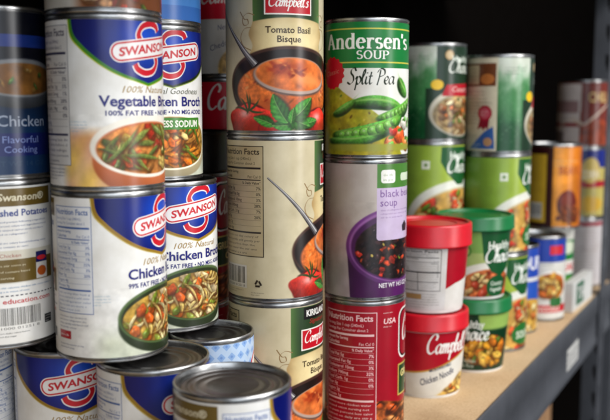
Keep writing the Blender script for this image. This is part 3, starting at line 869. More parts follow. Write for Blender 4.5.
# ------------------------------------------------------------------ the next stack
AH, AR = 119.3, 35.3
def split_pea_label():
    GR = (14, 118, 52)
    l = Label(AR, AH)
    l.base((226, 226, 220), 2)
    l.base(GR, 2, None, None, 77, l.v1)
    YL = (196, 190, 70)
    for v in (109.2, 81.2): l.base(YL, 1, None, None, v, v + 1.1)
    for off, k in ((0, 1), (111, 0.96)):
        c = (240, 240, 234)
        if off == 0:
            l.glyphs(SERIF, "Andersen's", 1, 93.2, 8.9, 2.5, c, fit=83, nib=0, thin=0.3)
            l.glyphs(SERIF, "SOUP", 5, 84.6, 4.9, 1.35, c, fit=28, nib=0, thin=0.36)
    def ph(U, V):
        V = V - 3.0
        p = Photo(U, V, (226, 226, 220), 4)
        top = 56 - 0.014 * (U + 44) ** 2 * (U > -44) * 0.5 + 3 * np.sin(U * 0.1) - 0.28 * U
        m = smooth01((top - V) / 1.6)
        soupc = np.stack([150 + 20 * fbm(U * .1, V * .1, 2), 142 + 22 * fbm(U * .1, V * .1, 3), 34 + 0 * U], 1)
        p.c = p.c * (1 - m[:, None]) + soupc * m[:, None]
        p.clip = m; p.grain(0.3, 0.2, 8, m)
        for _ in range(60):
            r = p.rng; p.ell(r.uniform(-50, 60), r.uniform(6, 56), r.uniform(0.7, 2), r.uniform(0.5, 1.1), r.choice([(104, 88, 24), (92, 120, 30), (196, 180, 70)]), r.uniform(0, 90), soft=0.8)
        p.clip = None
        # pods
        def pod(cu, cv, ln, ht, rot, bend, open_):
            p.ell(cu, cv - 1, ln * 1.02, ht * 1.1, (24, 62, 14), rot, bend, soft=1.2)
            p.ell(cu, cv, ln, ht, (74, 140, 46), rot, bend, soft=0.8, shade=0.7, mott=0.3)
            p.ell(cu, cv + ht * .45, ln * .8, ht * .16, (140, 190, 96), rot, bend, soft=1.2)
            if open_:
                p.ell(cu, cv + 0.6, ln * 0.88, ht * 0.62, (128, 176, 70), rot, bend, soft=0.8)
                a = math.radians(rot)
                for i in range(8):
                    t = -0.72 + i * 0.205
                    x = t * ln; y = bend * (x * x - ln * ln * 0.4) + 0.6
                    cx, cy = cu + x * math.cos(a) - y * math.sin(a), cv + x * math.sin(a) + y * math.cos(a)
                    rr = ht * 0.62 * (1 - 0.5 * abs(t) ** 2)
                    p.ell(cx, cy - 0.4, rr * 1.1, rr * 1.12, (40, 86, 22), soft=0.8)
                    p.ell(cx, cy, rr, rr, (112, 178, 66), soft=0.7, shade=0.45, spec=0.4, mott=0.25)
        pod(10, 44, 25, 5.4, -4, -0.007, False); pod(30, 38, 22, 5.4, 22, 0.006, True); pod(2, 22, 33, 7.0, 14, 0.005, True)
        pod(-14, 13, 22, 4.4, 4, 0.004, False); pod(35, 58, 9.5, 5.0, -50, 0.012, False); pod(-20, 40, 12, 3.6, 30, 0.01, False)
        for cu, cv, r_, col in ((22, 11, 6.4, (224, 112, 40)), (32, 17, 7, (222, 90, 36)), (43, 10, 6.5, (228, 130, 50)), (24, 21, 4.0, (200, 52, 36)), (38, 27, 5, (226, 222, 206))):
            p.ell(cu, cv - 0.5, r_ * 1.06, r_ * 1.06, (110, 54, 14), soft=1); p.ell(cu, cv, r_, r_, col, soft=0.7, shade=0.4, spec=0.45, mott=0.3, wob=cu)
            p.ell(cu, cv + r_ * .7, r_ * .5, r_ * .22, (70, 120, 40), 10, soft=.8)
        for i in range(16):
            r = p.rng; p.ell(r.uniform(16, 60), r.uniform(8, 32), r.uniform(1.8, 3), r.uniform(1.8, 2.8), (96, 170, 56), soft=0.8, shade=0.5, spec=0.5)
        p.ell(8, 7, 60, 3.2, (150, 150, 50), soft=1.6)
        return p.c
    l.photo(-72, 78, 3.7, 76.9, ph, 8, 0.42)
    l.glyphs(SCRIPT, "Split Pea", 4, 63.6, 6.4, 1.7, (24, 40, 22), fit=41, nib=38, thin=0.16, shear=0.12)
    star = []
    for i in range(32):
        a = 2 * PI * i / 32; r = 14.4 if i % 2 else 12.8
        star.append((-33 + r * math.cos(a), 73 + r * math.sin(a)))
    l.poly(star, (206, 16, 40))
    l.text("Classic", -33, 71.6, 4.0, (216, 120, 110), shear=0.25, fit=18, rot=10)
    l.facts(72, 12, 108, 66, (30, 50, 30), (220, 220, 212))
    return l.build()

def bean_label():
    l = Label(AR, AH)
    BG = (186, 176, 168)
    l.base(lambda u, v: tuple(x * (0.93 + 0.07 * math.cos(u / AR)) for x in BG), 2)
    def ph(U, V):
        p = Photo(U, V, (186, 176, 168), 8)
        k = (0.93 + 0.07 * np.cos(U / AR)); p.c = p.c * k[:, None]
        g = smooth01((70 - np.abs(U)) / 22) * smooth01((70 - V) / 60) * 0.45
        p.c = p.c * (1 - g[:, None]) + np.array((150, 120, 130)) * g[:, None]
        body = smooth01((50.5 - np.abs(U) * (1 + 0.0016 * (48 - V))) / 1.2) * (V < 50)
        c = np.stack([84 - 30 * np.abs(U) / 50, 28 - 12 * np.abs(U) / 50, 92 - 34 * np.abs(U) / 50], 1)
        p.c = p.c * (1 - body[:, None]) + c * body[:, None]
        p.ell(0, 47, 50.5, 34, (108, 50, 122), soft=0.9, shade=0.2)
        p.ell(0, 47.4, 47.6, 31.4, (148, 92, 158), soft=1.2)
        p.ell(0, 46.6, 46, 29.8, (70, 26, 78), soft=1.2)
        m = p.mask(0, 45, 42.5, 26.5, soft=1.2); p.clip = m
        p.ell(0, 44, 44, 28, (38, 22, 20)); p.grain(0.7, 0.2, 4, m)
        p.strew(150, 0, 45, 41, 25, [(7, (2.4, 3.6), (1.6, 2.2), [(34, 18, 24), (52, 28, 30), (26, 14, 18)], 0, (14, 8, 8)), (2, (2, 4), (1.4, 2.6), [(196, 66, 30), (214, 90, 36), (180, 44, 28)], 0, (20, 8, 6)),
            (1.0, (1.2, 2.2), (0.8, 1.4), [(130, 150, 50), (216, 190, 90)], 0, (14, 8, 8))])
        p.clip = None
        lo = smooth01((19 - V) / 1.5) * body
        p.grain(0.1, 0.1, 5)
        return p.c
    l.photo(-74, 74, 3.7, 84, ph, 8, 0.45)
    l.rect(-24.5, 95.6, 24.5, l.v1, (72, 126, 48))
    l.rrect(-24.5, 52, 24.5, 95.6, 2.5, (196, 178, 208)); l.rect(-24.5, 91, 24.5, 95.4, (196, 178, 208))
    l.rrect(-21, 99.6, -7, 110.6, 2.4, (232, 232, 226)); l.para(-19, 108, -9, 2, 4, 2.6, (120, 150, 104), 3, last=0.95)
    l.rrect(0, 101, 22, 107.5, 2, (210, 222, 198))
    PU = (112, 72, 140)
    l.text("black bean", -21.5, 88, 6, PU, "l", 0.0, fit=40); l.text("soup", -21.5, 80.4, 6, PU, "l", 0.0, fit=17)
    l.para(-21, 78, 20, 3, 3, 1.5, (130, 100, 156), 4)
    l.poly([(4, 58), (12, 58), (13, 63), (8, 67), (3, 63)], (36, 26, 36))
    l.text("NET WT 14.5 OZ (411g)", 0, 12, 3.6, (226, 220, 226), bold=0.02, fit=44)
    l.stroke([(-74, 12), (-74, 110)], 0.5, (110, 100, 110)); l.para(-73.5, 108, -69, 36, 2.8, 1.5, (110, 90, 110), 9)
    l.facts(64, 14, 106, 110, (80, 60, 90), None)
    return l.build()

def red_soup_label():
    RD = (156, 8, 32)
    l = Label(AR, AH)
    l.base(RD, 2)
    PK = (236, 196, 198)
    def ph(U, V):
        p = Photo(U, V, RD, 6)
        m = smooth01((31 + 2.5 * np.sin(U * 0.11) - V) / 1.4); p.clip = m
        p.ell(0, 10, 200, 60, (126, 62, 26)); p.grain(0.9, 0.1, 7, m); p.grain(0.5, 0.45, 17, m)
        for i in range(40):
            r = p.rng; u, v = r.uniform(-62, 74), r.uniform(6, 30)
            p.ell(u, v - 1, r.uniform(6, 12), r.uniform(3, 5), (60, 24, 10), r.uniform(-20, 35), soft=2)
            p.ell(u, v, r.uniform(5, 10), r.uniform(2, 4), r.choice([(188, 102, 44), (166, 80, 34), (214, 140, 70), (204, 84, 30)]), r.uniform(-20, 35), soft=1.6, shade=0.4, spec=0.3)
            p.ell(u + 2, v, 6, 0.7, (40, 18, 10), 30, soft=0.8)
        p.clip = None
        return p.c
    l.photo(-70, 80, 3.7, 36, ph, 7, 0.5)
    l.rect(-39.5, 10, 10.5, 110, RD)
    l.facts(-39.5, 11, 10.5, 110, PK, None, frame=0.6)
    l.para(16, 110, 32, 1, 3, 1.6, PK, 3); l.text("USA", 23, 99.6, 4.4, PK, bold=0.02, fit=13, shear=0.15); l.para(16, 98, 30, 1, 3, 1.4, PK, 5)
    l.rrect(33.5, 66, 96, 111, 9, (232, 226, 222)); l.rrect(35, 67.5, 94.5, 109.5, 8, (34, 12, 14)); l.rrect(36.6, 69, 93, 108, 7, (150, 12, 34))
    l.glyphs(SCRIPT, "Campbell's", 65, 82, 10, 2.6, (238, 234, 230), fit=50, nib=30, thin=0.35, shear=0.15)
    l.rect(33.5, 34, 96, 62, (188, 166, 84)); l.rect(35, 35.5, 94.5, 60.5, (30, 66, 36))
    l.text("GRILLED STEAK", 65, 50, 6, (232, 214, 140), bold=0.03, fit=54); l.text("CHILI", 65, 40, 6, (232, 214, 140), bold=0.03, fit=30)
    return l.build()

# ------------------------------------------------------------------ green soup cans further along
HR, HH = 38.6, 114.0
def harvest_label():
    l = Label(HR, HH)
    l.base((216, 208, 182), 2)
    def grad(U, V):
        n = fbm(U * .16, V * .1, 3) - .47
        t = smooth01((106 - V + 34 * n) / 40)[:, None]; w = smooth01((62 - V + 40 * n) / 46)[:, None]
        c = np.array((66, 132, 76)) * t + np.array((206, 214, 200)) * (1 - t)
        c = c * (1 - w) + np.array((12, 74, 38)) * w
        sp = smooth01((fbm(U * .9, V * .9, 8) - .62) / .12)[:, None] * .35
        return c * (1 - sp) + np.array((190, 200, 170)) * sp
    l.photo(-71, -31, 3.7, l.v1, grad, 3, 1.2); l.photo(30, 71, 3.7, l.v1, grad, 3, 1.2)
    l.base((26, 52, 34), 2, -32, 32, 3.7, l.v1)
    def bowl(U, V):
        p = Photo(U, V, (26, 52, 34), 9)
        p.ell(0, 34, 40, 28, (206, 200, 182), soft=1, shade=.2); p.ell(0, 32, 36, 24, (150, 140, 110), soft=1)
        m = p.mask(0, 31, 35, 23); p.clip = m
        p.ell(0, 30, 36, 26, (176, 150, 100)); p.grain(.6, .12, 4, m)
        p.strew(70, 0, 30, 33, 21, [(3, (4, 8), (2, 4), [(226, 206, 160), (206, 176, 120), (150, 110, 70)], .02), (2, (2, 4), (2, 3), [(90, 110, 50), (70, 60, 50)], 0), (1, (2, 4), (2, 3), [(206, 110, 50)], 0)])
        p.clip = None
        return p.c
    l.photo(-41, 41, 3.7, 62, bowl, 6, .6)
    l.ellipse(-17, 100, 5.4, 5.6, (180, 150, 104)); l.ellipse(-17, 100, 4, 4.2, (206, 182, 140))
    l.text("Healthy", 2, 92.5, 7, (216, 226, 214), fit=30, bold=.01); l.glyphs(SCRIPT, "Choice", 2, 80, 8, 2.0, (226, 232, 222), fit=42, nib=30, thin=.3, shear=.2)
    l.ellipse(-31, 66, 7, 5.8, (236, 192, 30))
    l.poly([(-26, 53), (33, 53), (33, 69), (-20, 66)], (178, 22, 40)); l.text("Country", 4, 58, 6, (232, 200, 190), fit=34, shear=.15)
    # tan back panel
    l.rect(-120, 78, -76, 104, (112, 62, 34)); l.rect(-118, 80, -96, 102, (196, 176, 140)); l.ellipse(-86, 86, 8, 6, (196, 120, 60)); l.para(-117, 99, -98, 5, 4, 2, (90, 70, 50), 3)
    l.para(-118, 73, -84, 10, 4, 2, (110, 100, 76), 8)
    l.poly([(-93, 44), (-97, 28), (-92, 31), (-89, 27), (-87, 31), (-84, 28), (-82, 44)], (140, 20, 44)); l.ellipse(-88, 47, 8.4, 9, (168, 24, 50)); l.ellipse(-88, 47, 6, 6.4, (196, 84, 100)); l.para(-92.5, 50, -83.5, 2, 3.2, 2, (236, 214, 210), 3)
    l.para(-112, 22, -96, 4, 3.4, 1.8, (96, 84, 60), 9); l.para(-100, 60, -78, 3, 3, 1.6, (96, 84, 60), 10)
    l.poly([(-108, 6), (-76, 6), (-78, 32), (-88, 26)], (52, 96, 166)); l.ellipse(-84, 14, 5, 5, (196, 150, 110)); l.para(-104, 12, -92, 2, 3, 1.7, (220, 226, 232), 12)
    l.para(-66, 100, -38, 3, 3.4, 1.8, (60, 96, 64), 14); l.para(36, 40, 66, 8, 4, 2, (190, 206, 180), 15)
    return l.build()

def garden_label():
    LG = (140, 172, 60)
    l = Label(HR, HH)
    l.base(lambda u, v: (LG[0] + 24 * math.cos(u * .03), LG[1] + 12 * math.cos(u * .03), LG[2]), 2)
    def bowl(U, V):
        p = Photo(U, V, LG, 13)
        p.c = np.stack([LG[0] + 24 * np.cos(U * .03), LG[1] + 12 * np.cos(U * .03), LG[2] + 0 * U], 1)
        p.ell(0, 24, 68, 48, (226, 226, 216), soft=1.2); p.ell(0, 20, 62, 43, (206, 190, 150), soft=1.2)
        m = p.mask(0, 19, 61, 42); p.clip = m
        p.ell(0, 10, 70, 60, (204, 158, 76)); p.grain(.5, .1, 4, m)
        p.strew(120, 0, 20, 58, 38, [(3, (5, 9), (3, 5), [(216, 60, 34), (226, 84, 44)], 0), (4, (5, 11), (1.4, 2.6), [(232, 206, 140), (222, 184, 104)], .03), (2, (3, 6), (2, 3.4), [(120, 150, 50), (90, 128, 40)], 0), (2, (4, 7), (3, 4.5), [(234, 214, 170)], 0)])
        p.clip = None
        return p.c
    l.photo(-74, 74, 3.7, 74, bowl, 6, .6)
    l.poly([(-28, 108.7), (28, 108.7), (30, 92), (20, 78), (6, 66), (-6, 66), (-20, 78), (-29, 92)], (22, 84, 40))
    l.text("Healthy", 0, 95, 8, (232, 238, 228), fit=34, bold=.015); l.glyphs(SCRIPT, "Choice", 0, 80, 8.6, 2.3, (240, 242, 236), fit=44, nib=30, thin=.3, shear=.2)
    l.rect(-50, 84, -41, 93, (226, 230, 214)); l.rect(-47.5, 86.5, -43.5, 90.5, (120, 150, 90))
    l.para(-90, 78, -56, 8, 3.4, 1.8, (84, 112, 34), 5)
    l.facts(76, 12, 116, 104, (60, 84, 30), None)
    l.ellipse(0, 20, 19, 13, (40, 110, 46)); l.text("SOUP", 0, 15, 8, (232, 236, 220), fit=24, bold=.02)
    return l.build()

# ------------------------------------------------------------------ tubs
def tub_label(kind):
    red = kind.startswith("red")
    R, Rb = (38.3, 33.2) if red else (39.4, 33.8)
    l = Label(R, 84, 3.0, 73 if kind == 'green_front' else 66, Rb)
    if kind == "red_back":
        l.base((170, 12, 34), 2)
        l.base((214, 211, 209), 3, -62, 18, 3, 64)
        l.facts(-34, 22, 12, 63, (30, 28, 34), None, frame=.6); l.rect(-34, 40, 12, 41.2, (30, 28, 34)); l.rect(-12, 23, -11.4, 40, (30, 28, 34)); l.para(-62, 62, -37, 17, 2.4, 1.5, (50, 46, 50), 3); l.para(-28, 20, 12, 6, 2.6, 1.4, (80, 76, 78), 4)
        l.rrect(-26, 14, -8, 19, .6, (176, 140, 90))
        l.poly([(18, 3), (118, 3), (118, 22), (60, 34), (30, 29), (18, 24)], (224, 220, 214))
    elif kind == "red_front":
        l.base((176, 14, 36), 2)
        def ph(U, V):
            p = Photo(U, V, (176, 14, 36), 4)
            e = 36 + .22 * U + 2.5 * np.sin(U * .06)
            g = smooth01((e + 1.8 - V) / .8); p.c = p.c * (1 - g[:, None]) + np.array((196, 150, 70)) * g[:, None]
            g = smooth01((e - V) / .8); p.c = p.c * (1 - g[:, None]) + np.array((226, 222, 212)) * g[:, None]
            e2 = 10 + .6 * (U + 6); g = smooth01((np.minimum(e2, 24) - V) / 5); p.clip = g
            p.ell(20, 10, 90, 40, (220, 176, 84)); p.grain(.4, .15, 3, g)
            p.strew(40, 26, 12, 34, 14, [(3, (5, 9), (1.2, 2), [(236, 206, 120), (226, 186, 96)], .03), (1, (2, 4), (2, 3), [(222, 120, 40)], 0)]); p.clip = None
            return p.c
        l.photo(-50, 56, 3, 56, ph, 7, .5)
        l.glyphs(SCRIPT, "Campbell's", 1, 46, 9.2, 2.3, (240, 236, 232), fit=54, nib=30, thin=.35, shear=.16)
        INK = (40, 46, 76)
        l.text("MICROWAVABLE", -10, 30, 2.8, INK, fit=25, rot=14, bold=.03); l.text("Chicken Noodle", -12, 19, 6.4, INK, fit=40, shear=.25, rot=17, bold=.015)
        l.para(-92, 60, -54, 16, 2.8, 1.5, (226, 190, 190), 3)
    elif kind == "green_front":
        l.base((122, 164, 80), 2)
        def ph(U, V):
            p = Photo(U, V, (122, 164, 80), 4)
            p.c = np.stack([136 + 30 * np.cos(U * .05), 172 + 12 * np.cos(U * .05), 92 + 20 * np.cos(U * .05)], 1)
            p.ell(6, 6, 50, 34, (228, 228, 218), soft=1); p.ell(8, 1, 46, 32, (200, 110, 60), soft=1.2)
            m = p.mask(8, 0, 45, 31); p.clip = m
            p.grain(.5, .1, 4, m); p.strew(60, 6, 10, 42, 22, [(3, (5, 9), (3, 5), [(206, 70, 40), (220, 110, 60)], 0), (2, (5, 8), (1.6, 3), [(230, 196, 130)], .02), (1, (3, 5), (2, 3), [(110, 140, 50)], 0)]); p.clip = None
            return p.c
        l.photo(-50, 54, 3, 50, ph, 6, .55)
        l.poly([(-6, 73), (44, 73), (45, 46), (38, 32), (22, 24), (8, 30), (-2, 44)], (20, 82, 42))
        l.text("Healthy", 20, 54, 8, (234, 240, 230), fit=34, bold=.02); l.glyphs(SCRIPT, "Choice", 20, 40, 8, 2.4, (240, 242, 236), fit=42, nib=30, thin=.35, shear=.15)
        l.ellipse(-22, 52, 6.4, 6.4, (60, 120, 50)); l.ellipse(-22, 52, 4.6, 4.6, (140, 180, 96))
        l.ellipse(18, 14, 15, 12, (22, 84, 44)); l.text("Country", 18, 15, 4.4, (226, 234, 220), fit=19, bold=.01); l.text("Vegetable", 18, 8.5, 4.2, (226, 234, 220), fit=20, bold=.01)
    else:
        l.base((14, 52, 30), 2)
        def ph(U, V):
            p = Photo(U, V, (14, 52, 30), 6)
            g = smooth01((U - 10 + (V - 30) * .2) / 3) * smooth01((V - 46) / 4)
            p.c = p.c * (1 - g[:, None]) + np.array((150, 184, 92)) * g[:, None]
            p.ell(16, 25, 30, 17, (90, 48, 16), soft=2)
            p.strew(60, 16, 25, 26, 14, [(4, (4, 7), (3, 5), [(232, 160, 44), (240, 190, 80), (214, 120, 36)], 0), (1, (3, 5), (2, 3), [(90, 120, 40), (180, 60, 30)], 0)])
            return p.c
        l.photo(-30, 54, 3, 64, ph, 6, .55)
        l.text("Healthy", -4, 50, 8, (230, 236, 226), fit=32, bold=.02); l.glyphs(SCRIPT, "Choice", -2, 37, 8.4, 2.6, (238, 242, 236), fit=38, nib=30, thin=.35, shear=.15)
        l.text("Chicken", -6, 11.5, 4.4, (200, 214, 196), fit=18); l.text("& Rice", -6, 6, 4.2, (200, 214, 196), fit=14)
    return l.build()

# ------------------------------------------------------------------ the far end of the shelf
def far_label(kind, R, h):
    l = Label(R, h)
    if kind == "beans":
        l.base((52, 18, 20), 2)
        l.rect(-54, 9, -9, h - 14, (206, 168, 50)); l.para(-48, h - 24, -16, 16, 4.4, 2.2, (140, 100, 30), 4); l.barcode(-34, 14, -14, 36, 3)
        def ph(U, V):
            p = Photo(U, V, (214, 124, 26), 3)
            p.c = np.stack([206 + 22 * np.cos(U * .05), 118 + 30 * np.cos(U * .05), 24 + 20 * np.cos(U * .05)], 1); p.grain(.25, .06, 3)
            p.ell(22, 34, 16, 20, (92, 28, 20), soft=1.6, shade=.4); p.ell(20, 40, 9, 9, (122, 50, 34), soft=5)
            p.strew(30, 24, 22, 18, 12, [(1, (3, 5), (2, 3), [(110, 44, 24), (140, 66, 30)], 0)])
            return p.c
        l.photo(3, 50, 3.7, l.v1, ph, 5, .8)
        l.text("BEANS", 26, 76, 11, (170, 80, 24), fit=36, bold=.03); l.para(0, 96, 40, 2, 6, 3, (236, 200, 120), 5)
    elif kind == "rust":
        l.base((118, 44, 34), 2)
        l.rect(-70, 3.7, -2, h - 6, (206, 194, 190))
        l.para(-64, h - 14, -8, 6, 3.6, 1.8, (100, 90, 90), 3); l.rect(-64, 56, -6, 76, (150, 120, 120)); l.para(-62, 50, -8, 5, 3.6, 1.8, (110, 90, 90), 4); l.rect(-70, 34, -2, 40, (140, 30, 40)); l.rect(-54, 5.4, -30, 26, (120, 110, 110))
        def ph(U, V):
            p = Photo(U, V, (118, 44, 34), 3)
            p.ell(26, 16, 34, 30, (150, 62, 34), soft=1.5); p.grain(.4, .12, 5, p.mask(26, 16, 34, 30)); return p.c
        l.photo(-1, 62, 3.7, 58, ph, 4, 1)
        l.stroke([(-40, 34), (-16, 45), (2, 38), (14, 46), (40, 66), (60, 72)], 7, (206, 186, 170), nib=20, thin=.3)
        l.text("CHILI", 26, 74, 15, (210, 180, 120), fit=36, bold=.03)
    elif kind == "corn":
        l.base((196, 180, 100), 2); l.rect(-100, 78, 100, l.v1, (24, 40, 132)); l.base((176, 30, 44), 1, None, None, 48, 58)
        l.ellipse(10, 74, 16, 20, (222, 196, 110)); l.ellipse(10, 22, 26, 12, (214, 170, 60)); l.rect(-40, 3.7, -18, h - 6, (214, 210, 204))
        l.text("CORN", 8, 62, 12, (240, 230, 200), fit=34, bold=.03); l.para(-38, 96, -20, 18, 4.4, 2, (90, 90, 110), 3)
    elif kind == "white":
        l.base((206, 200, 202), 2); l.base((158, 30, 52), 1, None, None, h - 12, h - 6)
        l.para(-40, h - 18, 30, 8, 5, 2.6, (170, 130, 140), 3); l.para(-40, 50, 30, 8, 5, 2.2, (130, 126, 140), 4)
    elif kind == "blue":
        l.base((214, 214, 216), 2); l.base((34, 70, 172), 1, None, None, h - 40, l.v1); l.base((40, 84, 184), 1, None, None, 40, 66)
        def ph(U, V):
            p = Photo(U, V, (40, 84, 184), 3); p.ell(0, 0, 60, 44, (206, 160, 70), soft=1.2); p.strew(60, 0, 14, 50, 22, [(1, (4, 8), (3, 5), [(232, 190, 90), (214, 120, 50), (240, 220, 160)], 0)]); return p.c
        l.photo(-50, 50, 3.7, 48, ph, 5, .8)
        l.text("SOUP", 0, h - 30, 15, (232, 232, 236), fit=46, bold=.03)
    elif kind == "soup":
        l.base((216, 214, 208), 2); l.base((28, 62, 160), 1, None, None, h - 34, l.v1)
        def ph(U, V):
            p = Photo(U, V, (216, 214, 208), 5); p.ell(8, 46, 27, 21, (236, 234, 228), soft=1, shade=.15); p.ell(8, 47, 24, 17.5, (190, 120, 40), soft=1)
            p.strew(34, 8, 47, 20, 14, [(2, (3, 6), (2, 4), [(232, 170, 60), (236, 196, 110), (206, 104, 40)], 0)]); return p.c
        l.photo(-26, 42, 22, 74, ph, 6, .6)
        l.rect(4, h - 24, 26, h - 12, (206, 40, 56)); l.para(-6, 78, 22, 1, 4, 2.6, (60, 80, 70), 3)
        l.base((196, 34, 46), 1, None, None, 12, 22); l.rrect(6, 20, 26, 32, 4, (50, 110, 56)); l.text("NOODLE", 6, 14, 5.6, (236, 220, 210), fit=32, bold=.02)
    elif kind == "peas":
        l.base((30, 122, 56), 2); l.base((222, 220, 214), 1, None, None, 44, 64); l.base((210, 208, 200), 1, None, None, h - 20, l.v1)
        l.text("PEAS", 18, 49, 10, (196, 30, 44), fit=38, bold=.03); l.ellipse(18, 26, 26, 14, (110, 170, 70)); l.rect(-40, 3.7, -14, h - 6, (206, 206, 200)); l.ellipse(18, 82, 18, 9, (206, 214, 190))
    return l.build()

def condensed_label():
    l = Label(33, 102.5)
    l.base((224, 220, 214), 2)
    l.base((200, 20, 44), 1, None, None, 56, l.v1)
    l.ellipse(0, 54, 11, 11, (186, 150, 70)); l.ellipse(0, 54, 8.6, 8.6, (206, 178, 110))
    l.glyphs(SCRIPT, "Campbell's", 0, 74, 10.5, 2.6, (232, 228, 222), fit=66, nib=30, thin=.35, shear=.16)
    l.text("CONDENSED", 0, 63, 3.2, (214, 190, 140), fit=28); l.text("TOMATO", 0, 32, 7, (160, 20, 34), fit=40, bold=.02); l.text("SOUP", 0, 14, 12, (160, 20, 34), fit=52, bold=.03)
    return l.build()

def cheese_label():
    l = Label(33, 102.5)
    l.base((206, 202, 196), 2)
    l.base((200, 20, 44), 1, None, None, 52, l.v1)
    l.glyphs(SCRIPT, "Campbell's", 0, 66, 9, 2.2, (222, 206, 200), fit=60, nib=30, thin=.35, shear=.16)
    def ph(U, V):
        p = Photo(U, V, (206, 202, 196), 3); p.ell(20, 8, 32, 24, (206, 166, 92), soft=1.5); p.grain(.5, .3, 3, p.mask(20, 8, 32, 24)); return p.c
    l.photo(-24, 56, 3.7, 50, ph, 5, .7)
    l.text("New!", -6, 43, 4.6, (60, 70, 120), shear=.25, fit=12, rot=10); l.text("Cheddar Cheese", 2, 31, 5.0, (60, 64, 110), shear=.25, fit=44, rot=20)
    return l.build()
# ================================================================== cans, tubs and the shelf
CAM = Vector((0.0, -0.234, 0.283))
CAN_GROUP = "food cans stacked on the shelf"

def face_cam(x, y, phi):
    """turn so that the label's middle looks phi degrees to the right of the aisle viewer"""
    cx, cy = -x, -234.0 - y
    return math.atan2(cx, -cy) + math.radians(phi)

_parts = {}
def can_meshes(R, h):
    k = (round(R, 2), round(h, 2))
    if k in _parts: return _parts[k]
    body = lathe("body", [(R - 1.2, 2.5), (R - 1.2, 2.9), (R - 0.25, 3.6), (R - 0.25, h - 3.8), (R - 1.2, h - 3.0), (R - 1.2, h - 2.6)])
    foot = lathe("bottom_rim", [(0, 3.4), (R - 8, 3.4), (R - 4.5, 2.8), (R - 2.6, 2.2), (R - 2.2, 0.6), (R - 1.6, 0.0), (R - 0.9, 0.1), (R - 0.1, 0.6), (R + 0.1, 1.1), (R, 1.9), (R - 0.5, 2.3), (R - 1.2, 2.6)])
    rim = lathe("top_rim", [(R - 1.2, h - 2.8), (R - 0.5, h - 2.6), (R + 0.05, h - 2.2), (R + 0.15, h - 1.1), (R - 0.15, h - 0.5), (R - 0.8, h), (R - 1.5, h - 0.2), (R - 1.9, h - 0.9), (R - 2.2, h - 4.4)])
    z = h - 4.6
    lid = lathe("lid", [(R - 2.0, z + 0.5), (R - 2.4, z - 0.3), (R - 3.6, z - 0.5), (R - 4.4, z + 0.5), (R - 5.6, z + 0.9), (R - 8.0, z + 0.9), (R - 9.0, z + 0.3), (R - 11.5, z + 0.2), (R - 12.4, z + 0.8), (R - 14.5, z + 0.8), (R - 15.4, z + 0.25), (R - 19, z + 0.2), (R - 20, z + 0.6), (R - 22, z + 0.55), (R - 23, z + 0.2), (0, z + 0.2)], smooth=50)
    for m, mt in ((body, M_STEEL), (foot, M_STEEL), (rim, M_STEEL), (lid, M_LID)): m.materials.append(mt)
    _parts[k] = (body, foot, rim, lid)
    return _parts[k]

def can(name, label, cat, R, h, x, y, z, phi, me, group=CAN_GROUP):
    root = bpy.data.objects.new(name, None); COL.objects.link(root)
    root.empty_display_size = 0.02
    root.location = (x * MM, y * MM, z * MM); root.rotation_euler = (0, 0, face_cam(x, y, phi))
    root["label"] = label; root["category"] = cat; root["group"] = group
    body, foot, rim, lid = can_meshes(R, h)
    link("body", body, None, root); link("bottom_rim", foot, None, root); link("top_rim", rim, None, root); link("lid", lid, None, root)
    if me is not None: link("paper_label", me, None, root)
    return root

def can_copy(src, label, x, y, z, phi):
    r = src.copy(); COL.objects.link(r)
    r.location = (x * MM, y * MM, z * MM); r.rotation_euler = (0, 0, face_cam(x, y, phi)); r["label"] = label
    for ch in src.children:
        c = ch.copy(); COL.objects.link(c); c.parent = r
    return r

H = SW_H
G = 0.05       # a hair of air between stacked seams
NH = 120.05
def lv(n, h=H): return n * (h + G)

# ---------------- broth cans at the near end
chick = can("broth_can", "blue and white chicken broth can directly below the vegetable broth can in the near stack", "can", SW_R, H, 456.8, 167.5, lv(1), 63, swan_label("chicken"))
can_copy(chick, "chicken broth can below the less sodium can, whole noodle bowl showing", 536.5, 179, lv(1), 36)
can_copy(chick, "bottom row chicken broth can with its slanted red logo showing", 460, 213, 0, 10)
can_copy(chick, "bottom row broth can between the slanted logo can and the frontmost open lid", 458, 133, 0, 48)
front = can_copy(chick, "frontmost bottom row can with its whole ridged grey lid in view", 439, 56, 0, 118)
front.scale = (0.962, 0.962, 1.0)
can_copy(chick, "white broth can with brown recipe panel and barcode under the dark navy can", 424.7, 241, NH, -167)
can("broth_can", "vegetable broth can with an orange soup bowl on its blue and white label", "can", SW_R, H, 456.8, 167.5, lv(2), 45, swan_label("veg"))
can("broth_can", "less sodium chicken broth can with green banner, partly behind the vegetable broth can", "can", SW_R, H, 531, 188, lv(2), 24, swan_label("low"))
can("stock_can", "dark navy chicken stock can with grey lettering at the far left edge", "can", SW_R, H, 424.7, 241, NH + H + G, 30, stock_label())
can("soup_can", "can cut off above, only its foot showing on the vegetable broth can", "can", SW_R, H, 456.8, 167.5, lv(3), 10, stew_label())
can("broth_can", "bright blue can, only its foot showing, on the less sodium broth can", "can", SW_R, H, 531, 188, lv(3), 10, pale_blue_label(False))
can("soup_can", "pale blue diamond patterned can with bare lid, behind the frontmost lid", "can", 32.5, H, 531.5, 136, 0, 20, pale_blue_label(True))
nn = can_copy(chick, "bottom row can showing only a white sliver at the left picture edge", 420, 281, 0, 150)
nn.scale = (1, 1, 120.0 / SW_H)

